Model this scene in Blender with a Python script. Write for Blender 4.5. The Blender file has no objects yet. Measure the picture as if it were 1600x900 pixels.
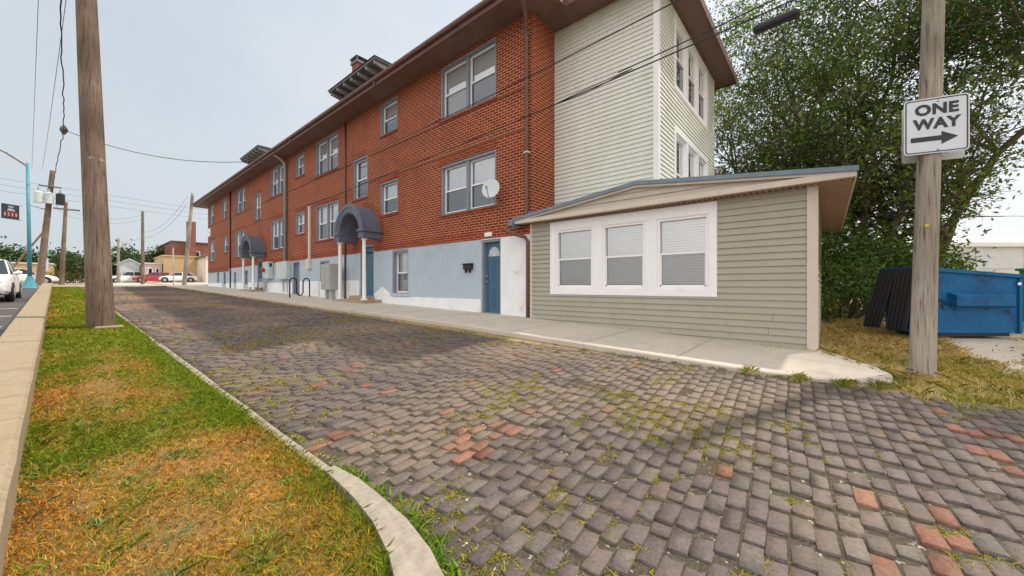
import bpy, math, random
import numpy as np
from mathutils import Vector, Matrix, noise as mn
random.seed(7); rng = np.random.default_rng(11)
R = math.radians
SC = bpy.context.scene
COL = SC.collection

# ------------------------------------------------------------------ camera
# world: +Y runs up the brick street, +X is towards the apartment building, z = 0 is the eye height
cd = bpy.data.cameras.new('camera'); cam = bpy.data.objects.new('camera', cd); COL.objects.link(cam)
cd.sensor_width = 36; cd.lens = 13.03; cd.shift_y = -0.0019; cd.clip_end = 3000; cd.clip_start = .02
cam.location = (0, 0, 0); cam.rotation_euler = (R(90), 0, -math.atan(683/579))
SC.camera = cam
# ------------------------------------------------------------------ sky, sun, exposure
SUN = Vector((1.66, -.81, 2.76)).normalized()
w = bpy.data.worlds.new('World'); SC.world = w; w.use_nodes = True
nt = w.node_tree; nt.nodes.clear(); N = nt.nodes.new; L = nt.links.new
out = N('ShaderNodeOutputWorld'); bg = N('ShaderNodeBackground'); bg.inputs[1].default_value = .15
sky = N('ShaderNodeTexSky'); sky.sky_type = 'NISHITA'; sky.sun_disc = False
sky.sun_elevation = math.asin(SUN.z); sky.sun_rotation = math.atan2(SUN.x, SUN.y); sky.dust_density = 3; sky.ozone_density = 1.5
tc = N('ShaderNodeTexCoord')
mp = N('ShaderNodeMapping'); mp.inputs['Scale'].default_value = (1, 1, 2.2)
nz = N('ShaderNodeTexNoise'); nz.inputs['Scale'].default_value = 1.6; nz.inputs['Detail'].default_value = 5; nz.inputs['Roughness'].default_value = .5
L(tc.outputs['Generated'], mp.inputs[0]); L(mp.outputs[0], nz.inputs['Vector'])
rp = N('ShaderNodeValToRGB'); rp.color_ramp.elements[0].position = .34; rp.color_ramp.elements[0].color = (.62,)*3+(1,)
rp.color_ramp.elements[1].position = .66; rp.color_ramp.elements[1].color = (.93,)*3+(1,)
L(nz.outputs['Fac'], rp.inputs[0])
# thin bright overcast veil: brighter towards the sun's side and overhead
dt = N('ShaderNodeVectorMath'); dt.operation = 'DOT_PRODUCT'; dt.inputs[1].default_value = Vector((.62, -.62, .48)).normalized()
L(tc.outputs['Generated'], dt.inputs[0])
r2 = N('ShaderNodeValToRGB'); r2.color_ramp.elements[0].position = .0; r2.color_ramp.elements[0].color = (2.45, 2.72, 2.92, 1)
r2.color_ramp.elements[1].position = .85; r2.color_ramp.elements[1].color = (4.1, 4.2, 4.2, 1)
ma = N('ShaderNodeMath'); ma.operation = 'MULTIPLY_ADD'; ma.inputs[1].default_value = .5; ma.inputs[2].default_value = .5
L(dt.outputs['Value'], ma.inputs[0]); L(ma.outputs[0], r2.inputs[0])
mx = N('ShaderNodeMix'); mx.data_type = 'RGBA'
L(rp.outputs[0], mx.inputs[0]); L(sky.outputs[0], mx.inputs[6]); L(r2.outputs[0], mx.inputs[7])
d3 = N('ShaderNodeVectorMath'); d3.operation = 'DOT_PRODUCT'; d3.inputs[1].default_value = Vector((-.78, -.5, .42)).normalized()  # extra bright sky added behind the camera, unseen fill for the shaded facades
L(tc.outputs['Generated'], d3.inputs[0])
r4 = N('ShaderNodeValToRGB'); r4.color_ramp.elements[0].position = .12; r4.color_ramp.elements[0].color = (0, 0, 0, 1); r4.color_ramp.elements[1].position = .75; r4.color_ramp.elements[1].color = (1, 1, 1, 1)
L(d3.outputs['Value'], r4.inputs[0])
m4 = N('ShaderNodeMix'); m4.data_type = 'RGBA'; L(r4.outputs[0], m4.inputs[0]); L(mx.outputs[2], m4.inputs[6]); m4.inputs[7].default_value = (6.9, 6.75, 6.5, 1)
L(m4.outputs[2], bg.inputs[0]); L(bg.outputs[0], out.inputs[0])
sd = bpy.data.lights.new('sun', 'SUN'); sd.energy = 2.7; sd.angle = R(1.3); sd.color = (1, .93, .82)
so = bpy.data.objects.new('sun', sd); COL.objects.link(so); so.rotation_euler = (-SUN).to_track_quat('-Z', 'Y').to_euler(); so.location = (20, -20, 40)
SC.view_settings.view_transform = 'Standard'; SC.view_settings.look = 'None'
SC.view_settings.exposure = .6; SC.view_settings.gamma = 1

# ------------------------------------------------------------------ materials
def nodes(m):
    nt = m.node_tree; return nt, nt.nodes.new, nt.links.new, nt.nodes['Principled BSDF']
def mat(name, col, rough=.7, var=.15, scale=6, bump=.0, stretch=(1, 1, 1), spec=.4, metal=0, dirt=None, dscale=1.2, dpos=(.52, .7)):
    m = bpy.data.materials.new(name); m.use_nodes = True
    nt, N, L, p = nodes(m)
    p.inputs['Roughness'].default_value = rough; p.inputs['Specular IOR Level'].default_value = spec; p.inputs['Metallic'].default_value = metal
    g = N('ShaderNodeNewGeometry'); mp = N('ShaderNodeMapping'); mp.inputs['Scale'].default_value = stretch
    L(g.outputs['Position'], mp.inputs[0])
    n = N('ShaderNodeTexNoise'); n.inputs['Scale'].default_value = scale; n.inputs['Detail'].default_value = 6; n.inputs['Roughness'].default_value = .65
    L(mp.outputs[0], n.inputs['Vector'])
    r = N('ShaderNodeValToRGB'); r.color_ramp.elements[0].position = .3; r.color_ramp.elements[1].position = .7
    r.color_ramp.elements[0].color = tuple(c*(1-var) for c in col)+(1,); r.color_ramp.elements[1].color = tuple(min(1, c*(1+var)) for c in col)+(1,)
    L(n.outputs['Fac'], r.inputs[0]); c = r.outputs[0]
    if dirt:
        n2 = N('ShaderNodeTexNoise'); n2.inputs['Scale'].default_value = dscale; n2.inputs['Detail'].default_value = 7; n2.inputs['Roughness'].default_value = .7
        L(mp.outputs[0], n2.inputs['Vector'])
        r3 = N('ShaderNodeValToRGB'); r3.color_ramp.elements[0].position = dpos[0]; r3.color_ramp.elements[1].position = dpos[1]
        L(n2.outputs['Fac'], r3.inputs[0])
        x = N('ShaderNodeMix'); x.data_type = 'RGBA'; L(r3.outputs[0], x.inputs[0]); L(c, x.inputs[6]); x.inputs[7].default_value = dirt+(1,); c = x.outputs[2]
    L(c, p.inputs['Base Color'])
    if bump:
        b = N('ShaderNodeBump'); b.inputs['Strength'].default_value = bump; b.inputs['Distance'].default_value = .02
        L(n.outputs['Fac'], b.inputs['Height']); L(b.outputs[0], p.inputs['Normal'])
    return m
def vmat(name, rough=.8, trans=0, spec=.25, nscale=0, nvar=.3, bump=0):
    """colour comes from the object's own per-face colour (kinds of brick, leaf, blade)"""
    m = bpy.data.materials.new(name); m.use_nodes = True
    nt, N, L, p = nodes(m); a = N('ShaderNodeAttribute'); a.attribute_name = 'tint'; c = a.outputs['Color']
    p.inputs['Roughness'].default_value = rough; p.inputs['Specular IOR Level'].default_value = spec
    if nscale:
        g = N('ShaderNodeNewGeometry'); n = N('ShaderNodeTexNoise'); n.inputs['Scale'].default_value = nscale; n.inputs['Detail'].default_value = 6; n.inputs['Roughness'].default_value = .7
        L(g.outputs['Position'], n.inputs['Vector'])
        r = N('ShaderNodeValToRGB'); r.color_ramp.elements[0].position = .3; r.color_ramp.elements[1].position = .72
        r.color_ramp.elements[0].color = (1-nvar,)*3+(1,); r.color_ramp.elements[1].color = (1+nvar,)*3+(1,)
        L(n.outputs['Fac'], r.inputs[0]); x = N('ShaderNodeMix'); x.data_type = 'RGBA'; x.blend_type = 'MULTIPLY'; x.inputs[0].default_value = 1
        L(c, x.inputs[6]); L(r.outputs[0], x.inputs[7]); c = x.outputs[2]
        if bump:
            b = N('ShaderNodeBump'); b.inputs['Strength'].default_value = bump; b.inputs['Distance'].default_value = .01
            L(n.outputs['Fac'], b.inputs['Height']); L(b.outputs[0], p.inputs['Normal'])
    L(c, p.inputs['Base Color'])
    if trans:
        t = N('ShaderNodeBsdfTranslucent'); L(c, t.inputs[0]); s = N('ShaderNodeMixShader'); s.inputs[0].default_value = trans
        o = [k for k in nt.nodes if k.type == 'OUTPUT_MATERIAL'][0]
        L(p.outputs[0], s.inputs[1]); L(t.outputs[0], s.inputs[2]); L(s.outputs[0], o.inputs[0])
    return m
def stain(m, scale, col, p0, p1, amount):
    nt = m.node_tree; N = nt.nodes.new; L = nt.links.new; p = nt.nodes['Principled BSDF']; src = p.inputs['Base Color'].links[0].from_socket
    g = N('ShaderNodeNewGeometry'); n = N('ShaderNodeTexNoise'); n.inputs['Scale'].default_value = scale; n.inputs['Detail'].default_value = 9; n.inputs['Roughness'].default_value = .75; L(g.outputs['Position'], n.inputs['Vector'])
    r = N('ShaderNodeValToRGB'); r.color_ramp.elements[0].position = p0; r.color_ramp.elements[0].color = (0, 0, 0, 1); r.color_ramp.elements[1].position = p1; r.color_ramp.elements[1].color = (amount,)*3+(1,); L(n.outputs['Fac'], r.inputs[0])
    x = N('ShaderNodeMix'); x.data_type = 'RGBA'; L(r.outputs[0], x.inputs[0]); L(src, x.inputs[6]); x.inputs[7].default_value = col+(1,); L(x.outputs[2], p.inputs['Base Color'])
def brickmat(name, c1, c2, mortar, bw=.215, rh=.078, ms=.0075, soldier=False):
    m = bpy.data.materials.new(name); m.use_nodes = True
    nt, N, L, p = nodes(m); p.inputs['Roughness'].default_value = .75; p.inputs['Specular IOR Level'].default_value = .3
    g = N('ShaderNodeNewGeometry'); s = N('ShaderNodeSeparateXYZ'); L(g.outputs['Position'], s.inputs[0])
    sn = N('ShaderNodeSeparateXYZ'); L(g.outputs['True Normal'], sn.inputs[0])
    ab = N('ShaderNodeMath'); ab.operation = 'ABSOLUTE'; L(sn.outputs['X'], ab.inputs[0])
    gt = N('ShaderNodeMath'); gt.operation = 'GREATER_THAN'; gt.inputs[1].default_value = .5; L(ab.outputs[0], gt.inputs[0])
    mu = N('ShaderNodeMix'); L(gt.outputs[0], mu.inputs[0]); L(s.outputs['X'], mu.inputs[2]); L(s.outputs['Y'], mu.inputs[3])
    cb = N('ShaderNodeCombineXYZ')
    if soldier: L(s.outputs['Z'], cb.inputs[0]); L(mu.outputs[0], cb.inputs[1])
    else: L(mu.outputs[0], cb.inputs[0]); L(s.outputs['Z'], cb.inputs[1])
    # slight wander so that courses are not ruler-straight
    nw = N('ShaderNodeTexNoise'); nw.inputs['Scale'].default_value = 9; L(g.outputs['Position'], nw.inputs['Vector'])
    wv = N('ShaderNodeVectorMath'); wv.operation = 'MULTIPLY_ADD'; wv.inputs[1].default_value = (.012, .012, 0)
    L(nw.outputs['Color'], wv.inputs[0]); L(cb.outputs[0], wv.inputs[2])
    b = N('ShaderNodeTexBrick'); b.inputs['Scale'].default_value = 1; b.inputs['Brick Width'].default_value = bw; b.inputs['Row Height'].default_value = rh
    b.inputs['Mortar Size'].default_value = ms; b.inputs['Mortar Smooth'].default_value = .25; b.inputs['Bias'].default_value = -.1
    b.inputs['Color1'].default_value = c1+(1,); b.inputs['Color2'].default_value = c2+(1,); b.inputs['Mortar'].default_value = mortar+(1,)
    L(wv.outputs[0], b.inputs['Vector'])
    n = N('ShaderNodeTexNoise'); n.inputs['Scale'].default_value = 1.1; n.inputs['Detail'].default_value = 8; n.inputs['Roughness'].default_value = .72; L(g.outputs['Position'], n.inputs['Vector'])
    r = N('ShaderNodeValToRGB'); r.color_ramp.elements[0].position = .3; r.color_ramp.elements[1].position = .72
    r.color_ramp.elements[0].color = (.74, .68, .66, 1); r.color_ramp.elements[1].color = (1.12, 1.12, 1.1, 1); L(n.outputs['Fac'], r.inputs[0])
    x = N('ShaderNodeMix'); x.data_type = 'RGBA'; x.blend_type = 'MULTIPLY'; x.inputs[0].default_value = 1
    L(b.outputs['Color'], x.inputs[6]); L(r.outputs[0], x.inputs[7]); L(x.outputs[2], p.inputs['Base Color'])
    bp = N('ShaderNodeBump'); bp.inputs['Strength'].default_value = .5; bp.inputs['Distance'].default_value = .01; bp.invert = True
    L(b.outputs['Fac'], bp.inputs['Height']); L(bp.outputs[0], p.inputs['Normal'])
    return m
def glassmat(name, tint=.75, boost=1.0, gloss=(1, 1, 1)):
    m = bpy.data.materials.new(name); m.use_nodes = True; nt = m.node_tree; nt.nodes.clear(); N = nt.nodes.new; L = nt.links.new
    o = N('ShaderNodeOutputMaterial'); t = N('ShaderNodeBsdfTransparent'); t.inputs[0].default_value = (tint, tint, tint*1.02, 1)
    g = N('ShaderNodeBsdfGlossy'); g.inputs['Roughness'].default_value = .03; g.inputs[0].default_value = gloss+(1,)
    f = N('ShaderNodeFresnel'); f.inputs[0].default_value = 1.65; k = N('ShaderNodeMath'); k.operation = 'MULTIPLY_ADD'; k.inputs[1].default_value = boost; k.inputs[2].default_value = .22; k.use_clamp = True
    ge = N('ShaderNodeNewGeometry'); n = N('ShaderNodeTexNoise'); n.inputs['Scale'].default_value = 1.2; L(ge.outputs['Position'], n.inputs['Vector'])
    b = N('ShaderNodeBump'); b.inputs['Strength'].default_value = .03; b.inputs['Distance'].default_value = .02; L(n.outputs['Fac'], b.inputs['Height']); L(b.outputs[0], g.inputs['Normal'])
    L(f.outputs[0], k.inputs[0]); s = N('ShaderNodeMixShader'); L(k.outputs[0], s.inputs[0]); L(t.outputs[0], s.inputs[1]); L(g.outputs[0], s.inputs[2]); L(s.outputs[0], o.inputs[0])
    return m

BRICK = brickmat('red_brick', (.255, .029, .013), (.125, .016, .009), (.63, .30, .15), ms=.0105)
SOLD = brickmat('soldier_brick', (.27, .033, .012), (.145, .018, .008), (.56, .27, .14), bw=.30, rh=.078)
FARBR = brickmat('far_red_brick', (.24, .085, .06), (.18, .065, .05), (.30, .19, .15))
BROWNBRICK = mat('painted_brown_brick', (.20, .06, .025), .7, .25, 9)
BLUEW = mat('pale_blue_masonry_paint', (.43, .505, .575), .75, .05, 3, .12, dirt=(.36, .43, .50), dscale=1.1)
WHITEW = mat('white_masonry_paint', (.82, .83, .85), .75, .06, 4, .2, dirt=(.50, .47, .42), dscale=2.2, dpos=(.58, .72))
WHITE = mat('white_paint', (.86, .85, .86), .45, .03, 8, dirt=(.70, .68, .66), dscale=2, dpos=(.58, .8))
GREYBLUE = mat('blue_grey_trim_paint', (.225, .25, .305), .6, .12, 6)
CANOPY = mat('canopy_slate_paint', (.115, .128, .175), .6, .12, 3, .1, dirt=(.16, .175, .22))
DOORB = mat('blue_door_paint', (.055, .135, .215), .4, .08, 5)
DOORG = mat('slate_blue_door', (.16, .21, .27), .5, .1, 5)
SIDEG = mat('sage_beige_vinyl', (.375, .35, .285), .55, .05, 2.5, dirt=(.37, .335, .255))
SIDEW = mat('ivory_vinyl', (.70, .715, .65), .55, .04, 2.5, dirt=(.60, .61, .54), stretch=(1, 1, .4))
BEIGE = mat('beige_fascia_paint', (.62, .53, .45), .6, .06, 4)
SOFFIT = mat('tan_soffit_paint', (.36, .23, .16), .7, .12, 4)
DKSOFFIT = mat('brown_soffit_paint', (.20, .12, .095), .7, .12, 3, dirt=(.15, .085, .065))
GUTTER = mat('brown_gutter_metal', (.15, .075, .06), .5, .2, 5)
SHINGLE = mat('brown_shingles', (.13, .075, .06), .9, .35, 14, .5)
BLUEROOF = mat('blue_grey_roof_edge', (.17, .22, .27), .6, .12, 5)
DORM = mat('grey_dormer_paint', (.17, .18, .20), .7, .2, 5)
DORMB = mat('weathered_bracket_paint', (.34, .35, .36), .7, .2, 5)
GALV = mat('galvanised_metal', (.36, .38, .40), .45, .2, 7, metal=.3)
BEIGEM = mat('beige_conduit_paint', (.62, .60, .52), .5, .08, 6)
GREYBOX = mat('light_grey_box_paint', (.55, .60, .61), .5, .08, 4, dirt=(.42, .45, .46))
MAILG = mat('warm_grey_mailbox_paint', (.40, .39, .36), .5, .06, 5)
BLACK = mat('black_paint', (.018, .018, .02), .45, .2, 8)
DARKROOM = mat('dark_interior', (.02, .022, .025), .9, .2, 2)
BLIND = mat('white_blind', (.82, .83, .82), .7, .05, 2)
SCREEN = mat('grey_window_screen', (.15, .17, .19), .8, .1, 2)
GLASS = glassmat('window_glass', .92, 1.6)
CARGLASS = mat('dark_car_glass', (.02, .024, .03), .08, .1, 2, spec=.6)
CONC = mat('old_concrete', (.32, .25, .165), .85, .18, 9, .5, stretch=(1.2, 4.5, 1), dirt=(.17, .125, .075), dscale=1.7, dpos=(.55, .72))
SIDEWALK = mat('sidewalk_concrete', (.56, .49, .415), .85, .08, 5, .2, dirt=(.46, .395, .325), dscale=.8)
KERB = mat('weathered_kerb_concrete', (.32, .275, .22), .9, .2, 16, .6, dirt=(.24, .21, .17), dscale=2.4)
ASPH = mat('asphalt', (.07, .067, .066), .9, .3, 30, .4, dirt=(.10, .095, .09), dscale=.6)
ASPHL = mat('pale_asphalt', (.30, .285, .27), .9, .15, 8, .2)
LOTC = mat('pale_concrete_lot', (.50, .43, .35), .9, .12, 1.5, .1)
LINE = mat('road_line_paint', (.66, .60, .48), .8, .25, 12)
STEPC = mat('brown_step_concrete', (.36, .27, .19), .85, .2, 8, .3)
SOIL = mat('dry_grass_soil', (.30, .22, .10), .95, .45, 12, .8, dirt=(.17, .17, .05), dscale=1.5)
STRIPSOIL = mat('thatch_soil', (.27, .155, .05), .95, .5, 60, .9, dirt=(.17, .13, .035), dscale=1.3, dpos=(.45, .62))
JOINT = mat('joint_grit', (.085, .066, .046), .95, .5, 55, .8, dirt=(.60, .55, .47), dscale=22, dpos=(.60, .68))
PAVER = vmat('clay_paver', .72, 0, .35, 42, .34, .6)
stain(CONC, 26, (.14, .11, .07), .56, .68, .55); stain(KERB, 34, (.13, .11, .085), .55, .68, .6); stain(SIDEWALK, 14, (.33, .29, .24), .56, .74, .5)
stain(BRICK, .55, (.10, .035, .022), .54, .74, .45); stain(BLUEW, 2.6, (.30, .33, .36), .60, .74, .35); stain(SIDEG, 1.3, (.27, .25, .20), .56, .76, .45); stain(SIDEW, .9, (.52, .52, .45), .55, .75, .5)
stain(PAVER, 3.2, (.20, .145, .095), .50, .72, .6); stain(PAVER, 9, (.05, .042, .04), .54, .70, .5); stain(PAVER, 55, (.36, .30, .24), .66, .74, .7)
GRASS = vmat('grass_blades', .7, .35)
LEAF = vmat('leaf_blades', .55, .45, .3)
BARK = mat('bark', (.10, .075, .055), .9, .35, 9, .8, stretch=(1, 1, .3))
def woodmat(name, a, b, c):
    m = bpy.data.materials.new(name); m.use_nodes = True; nt, N, L, p = nodes(m); p.inputs['Roughness'].default_value = .85; p.inputs['Specular IOR Level'].default_value = .2
    g = N('ShaderNodeNewGeometry'); mp = N('ShaderNodeMapping'); mp.inputs['Scale'].default_value = (14, 14, .7); L(g.outputs['Position'], mp.inputs[0])
    n = N('ShaderNodeTexNoise'); n.inputs['Scale'].default_value = 2.4; n.inputs['Detail'].default_value = 8; n.inputs['Roughness'].default_value = .7; L(mp.outputs[0], n.inputs['Vector'])
    r = N('ShaderNodeValToRGB'); e = r.color_ramp.elements; e[0].position = .33; e[0].color = c+(1,); e[1].position = .68; e[1].color = b+(1,); k = e.new(.46); k.color = a+(1,)
    L(n.outputs['Fac'], r.inputs[0])
    n2 = N('ShaderNodeTexNoise'); n2.inputs['Scale'].default_value = .9; n2.inputs['Detail'].default_value = 4; L(g.outputs['Position'], n2.inputs['Vector'])
    r2 = N('ShaderNodeValToRGB'); r2.color_ramp.elements[0].color = (.7, .66, .62, 1); r2.color_ramp.elements[1].color = (1.25, 1.22, 1.2, 1); r2.color_ramp.elements[0].position = .35; r2.color_ramp.elements[1].position = .65; L(n2.outputs['Fac'], r2.inputs[0])
    x = N('ShaderNodeMix'); x.data_type = 'RGBA'; x.blend_type = 'MULTIPLY'; x.inputs[0].default_value = 1; L(r.outputs[0], x.inputs[6]); L(r2.outputs[0], x.inputs[7]); L(x.outputs[2], p.inputs['Base Color'])
    b_ = N('ShaderNodeBump'); b_.inputs['Strength'].default_value = .9; b_.inputs['Distance'].default_value = .02; L(n.outputs['Fac'], b_.inputs['Height']); L(b_.outputs[0], p.inputs['Normal'])
    return m
POLEB = woodmat('brown_pole_wood', (.175, .125, .098), (.245, .185, .148), (.05, .036, .028))
POLEG = woodmat('grey_pole_wood', (.30, .265, .225), (.40, .36, .31), (.085, .065, .05))

SCR = bpy.data.materials.new('insect_screen'); SCR.use_nodes = True
_nt = SCR.node_tree; _p = _nt.nodes['Principled BSDF']; _p.inputs['Base Color'].default_value = (.10, .11, .12, 1); _p.inputs['Roughness'].default_value = .9; _p.inputs['Alpha'].default_value = .30
# ------------------------------------------------------------------ builders
class B:
    """collects geometry for ONE mesh object; fr = (origin, u, up, n) frame for box() and quads"""
    def __init__(s, fr=None): s.v = []; s.f = []; s.fr = fr; s.t = None
    def p(s, a, b, c):
        if s.fr is None: return Vector((a, b, c))
        o, u, up, n = s.fr; return o + u*a + up*b + n*c
    def add(s, vs, fs):
        k = len(s.v); s.v += [tuple(q) for q in vs]; s.f += [tuple(i+k for i in q) for q in fs]; return s
    def box(s, a0, a1, b0, b1, c0, c1):
        vs = [s.p(a, b, c) for a in (a0, a1) for b in (b0, b1) for c in (c0, c1)]
        return s.add(vs, [(0, 1, 3, 2), (4, 6, 7, 5), (0, 4, 5, 1), (2, 3, 7, 6), (0, 2, 6, 4), (1, 5, 7, 3)])
    def quad(s, *ps): return s.add([s.p(*q) for q in ps], [tuple(range(len(ps)))])
    def prism(s, poly, c0, c1):
        n = len(poly); vs = [s.p(a, b, c0) for a, b in poly] + [s.p(a, b, c1) for a, b in poly]
        return s.add(vs, [tuple(range(n))[::-1], tuple(range(n, 2*n))] + [(i, (i+1) % n, n+(i+1) % n, n+i) for i in range(n)])
    def tube(s, pts, rad, seg=8, cap=True):
        pts = [Vector(q) for q in pts]; n = len(pts); rs = rad if isinstance(rad, (list, tuple)) else [rad]*n
        vs = []; prev = None
        for i, q in enumerate(pts):
            t = (pts[min(i+1, n-1)] - pts[max(i-1, 0)]).normalized()
            a = prev if prev is not None else (Vector((0, 0, 1)) if abs(t.z) < .9 else Vector((1, 0, 0)))
            x = (a - t*a.dot(t)).normalized(); y = t.cross(x); prev = x
            for k in range(seg):
                an = 2*math.pi*k/seg; vs.append(q + (x*math.cos(an) + y*math.sin(an))*rs[i])
        fs = [(i*seg+k, i*seg+(k+1) % seg, (i+1)*seg+(k+1) % seg, (i+1)*seg+k) for i in range(n-1) for k in range(seg)]
        if cap: fs += [tuple(range(seg))[::-1], tuple(range((n-1)*seg, n*seg))]
        return s.add(vs, fs)
    def build(s, name, m, parent=None, local=False, bevel=0, smooth=False):
        me = bpy.data.meshes.new(name); off = Vector((0, 0, 0))
        if parent is not None and not local:
            q = parent
            while q is not None: off += q.location; q = q.parent
        me.from_pydata([tuple(Vector(q)-off) for q in s.v], [], s.f); me.update()
        o = bpy.data.objects.new(name, me); COL.objects.link(o); me.materials.append(m)
        if parent is not None: o.parent = parent
        if s.t is not None:
            at = me.attributes.new('tint', 'FLOAT_COLOR', 'FACE'); at.data.foreach_set('color', np.asarray(s.t, dtype=np.float32).ravel())
        if smooth: me.polygons.foreach_set('use_smooth', [True]*len(me.polygons))
        if bevel:
            b = o.modifiers.new('bevel', 'BEVEL'); b.width = bevel; b.segments = 2; b.limit_method = 'ANGLE'
        return o
def empty(name, loc, label, cat, group=None, rz=0):
    o = bpy.data.objects.new(name, None); COL.objects.link(o); o.location = loc; o.rotation_euler.z = rz; o.empty_display_size = .2
    o['label'] = label; o['category'] = cat
    if group: o['group'] = group
    return o
def tag(o, label, cat, group=None):
    o['label'] = label; o['category'] = cat
    if group: o['group'] = group
    return o
def kind(o, k): o['kind'] = k; return o
def copy_tree(o, parent=None):
    c = o.copy(); COL.objects.link(c); c.parent = parent
    for ch in list(o.children): copy_tree(ch, c)
    return c
def np_mesh(name, verts, faces, m, tint=None, smooth=False):
    """verts (n,3), faces (k,q) numpy"""
    me = bpy.data.meshes.new(name); k, q = faces.shape
    me.vertices.add(len(verts)); me.vertices.foreach_set('co', np.asarray(verts, dtype=np.float32).ravel())
    me.loops.add(k*q); me.loops.foreach_set('vertex_index', np.asarray(faces, dtype=np.int32).ravel())
    me.polygons.add(k); me.polygons.foreach_set('loop_start', np.arange(0, k*q, q, dtype=np.int32)); me.polygons.foreach_set('loop_total', np.full(k, q, dtype=np.int32))
    me.update(calc_edges=True); me.materials.append(m)
    if tint is not None:
        at = me.attributes.new('tint', 'FLOAT_COLOR', 'FACE'); t = np.ones((k, 4), dtype=np.float32); t[:, :3] = tint; at.data.foreach_set('color', t.ravel())
    if smooth: me.polygons.foreach_set('use_smooth', np.ones(k, dtype=bool))
    o = bpy.data.objects.new(name, me); COL.objects.link(o); return o
def V(*a): return Vector(a)
def fbm(x, y, s, seed=0): return mn.fractal(Vector((x*s+seed*13.7, y*s-seed*7.1, seed*3.3)), 1, 2, 4)
UP = V(0, 0, 1)
def facing_street(X): return (V(X, 0, 0), V(0, -1, 0), UP, V(-1, 0, 0))   # a = -Y, b = z, c = towards the street
def facing_south(Y): return (V(0, Y, 0), V(1, 0, 0), UP, V(0, -1, 0))    # a = X, b = z, c = towards -Y

# ------------------------------------------------------------------ ground heights
def gl(Y): return float(np.interp(Y, [-40, -3, 0, 2.6, 12.65, 26, 40, 48, 75, 120], [-1.9, -1.5, -1.4, -1.31, -.95, -.5, -.06, .02, .5, .6]))
def gr(Y): return float(np.interp(Y, [-40, -6, -1, 0, 5.8, 42, 48, 75, 120], [-1.5, -1.25, -1.13, -1.06, -.84, 0, .08, .55, .6]))
def kx(Y): return 1.205 - .0245*(Y-2.6)          # outer edge of the left kerb
XR = 5.44
def roadz(X, Y):
    xl = kx(Y); t = min(1, max(0, (X-xl)/(XR-xl)))
    kh = float(np.interp(Y, [-1, 0, .5, 4.5, 60], [0, .015, .05, .13, .11]))
    return (gl(Y)-.05)*(1-t) + (gr(Y)-kh)*t + .03*4*t*(1-t)
def terrain(X, Y):
    if X <= kx(Y): return gl(Y) - .02
    if X >= XR: return gr(Y) + min(.02*max(0, X-7), .15)
    return roadz(X, Y)
def sheet(name, xs, ys, zf, m, k='structure'):
    v = [(x, y, zf(x, y)) for y in ys for x in xs]; n = len(xs)
    f = [(j*n+i, j*n+i+1, (j+1)*n+i+1, (j+1)*n+i) for j in range(len(ys)-1) for i in range(n-1)]
    b = B(); b.add(v, f); return kind(b.build(name, m, smooth=True), k)
gx = [-600, -200, -80, -40, -20, -10, -5, -3, -2, -1, -.5, 0, .4, .8, 1.2, 2, 3, 4, 5, 5.44, 6, 7, 8, 10, 12, 15, 20, 30, 50, 90, 200, 600]
gy = [-300, -100, -40, -20, -10, -6, -4, -3, -2, -1, 0, 1, 2, 3, 4, 5, 6, 8, 10, 12, 14, 16, 18, 20, 24, 28, 32, 36, 40, 44, 48, 54, 60, 75, 120, 250, 800]
sheet('ground', gx, gy, lambda x, y: terrain(x, y) - (.09 if x < 5.45 else .03), SOIL)

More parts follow.
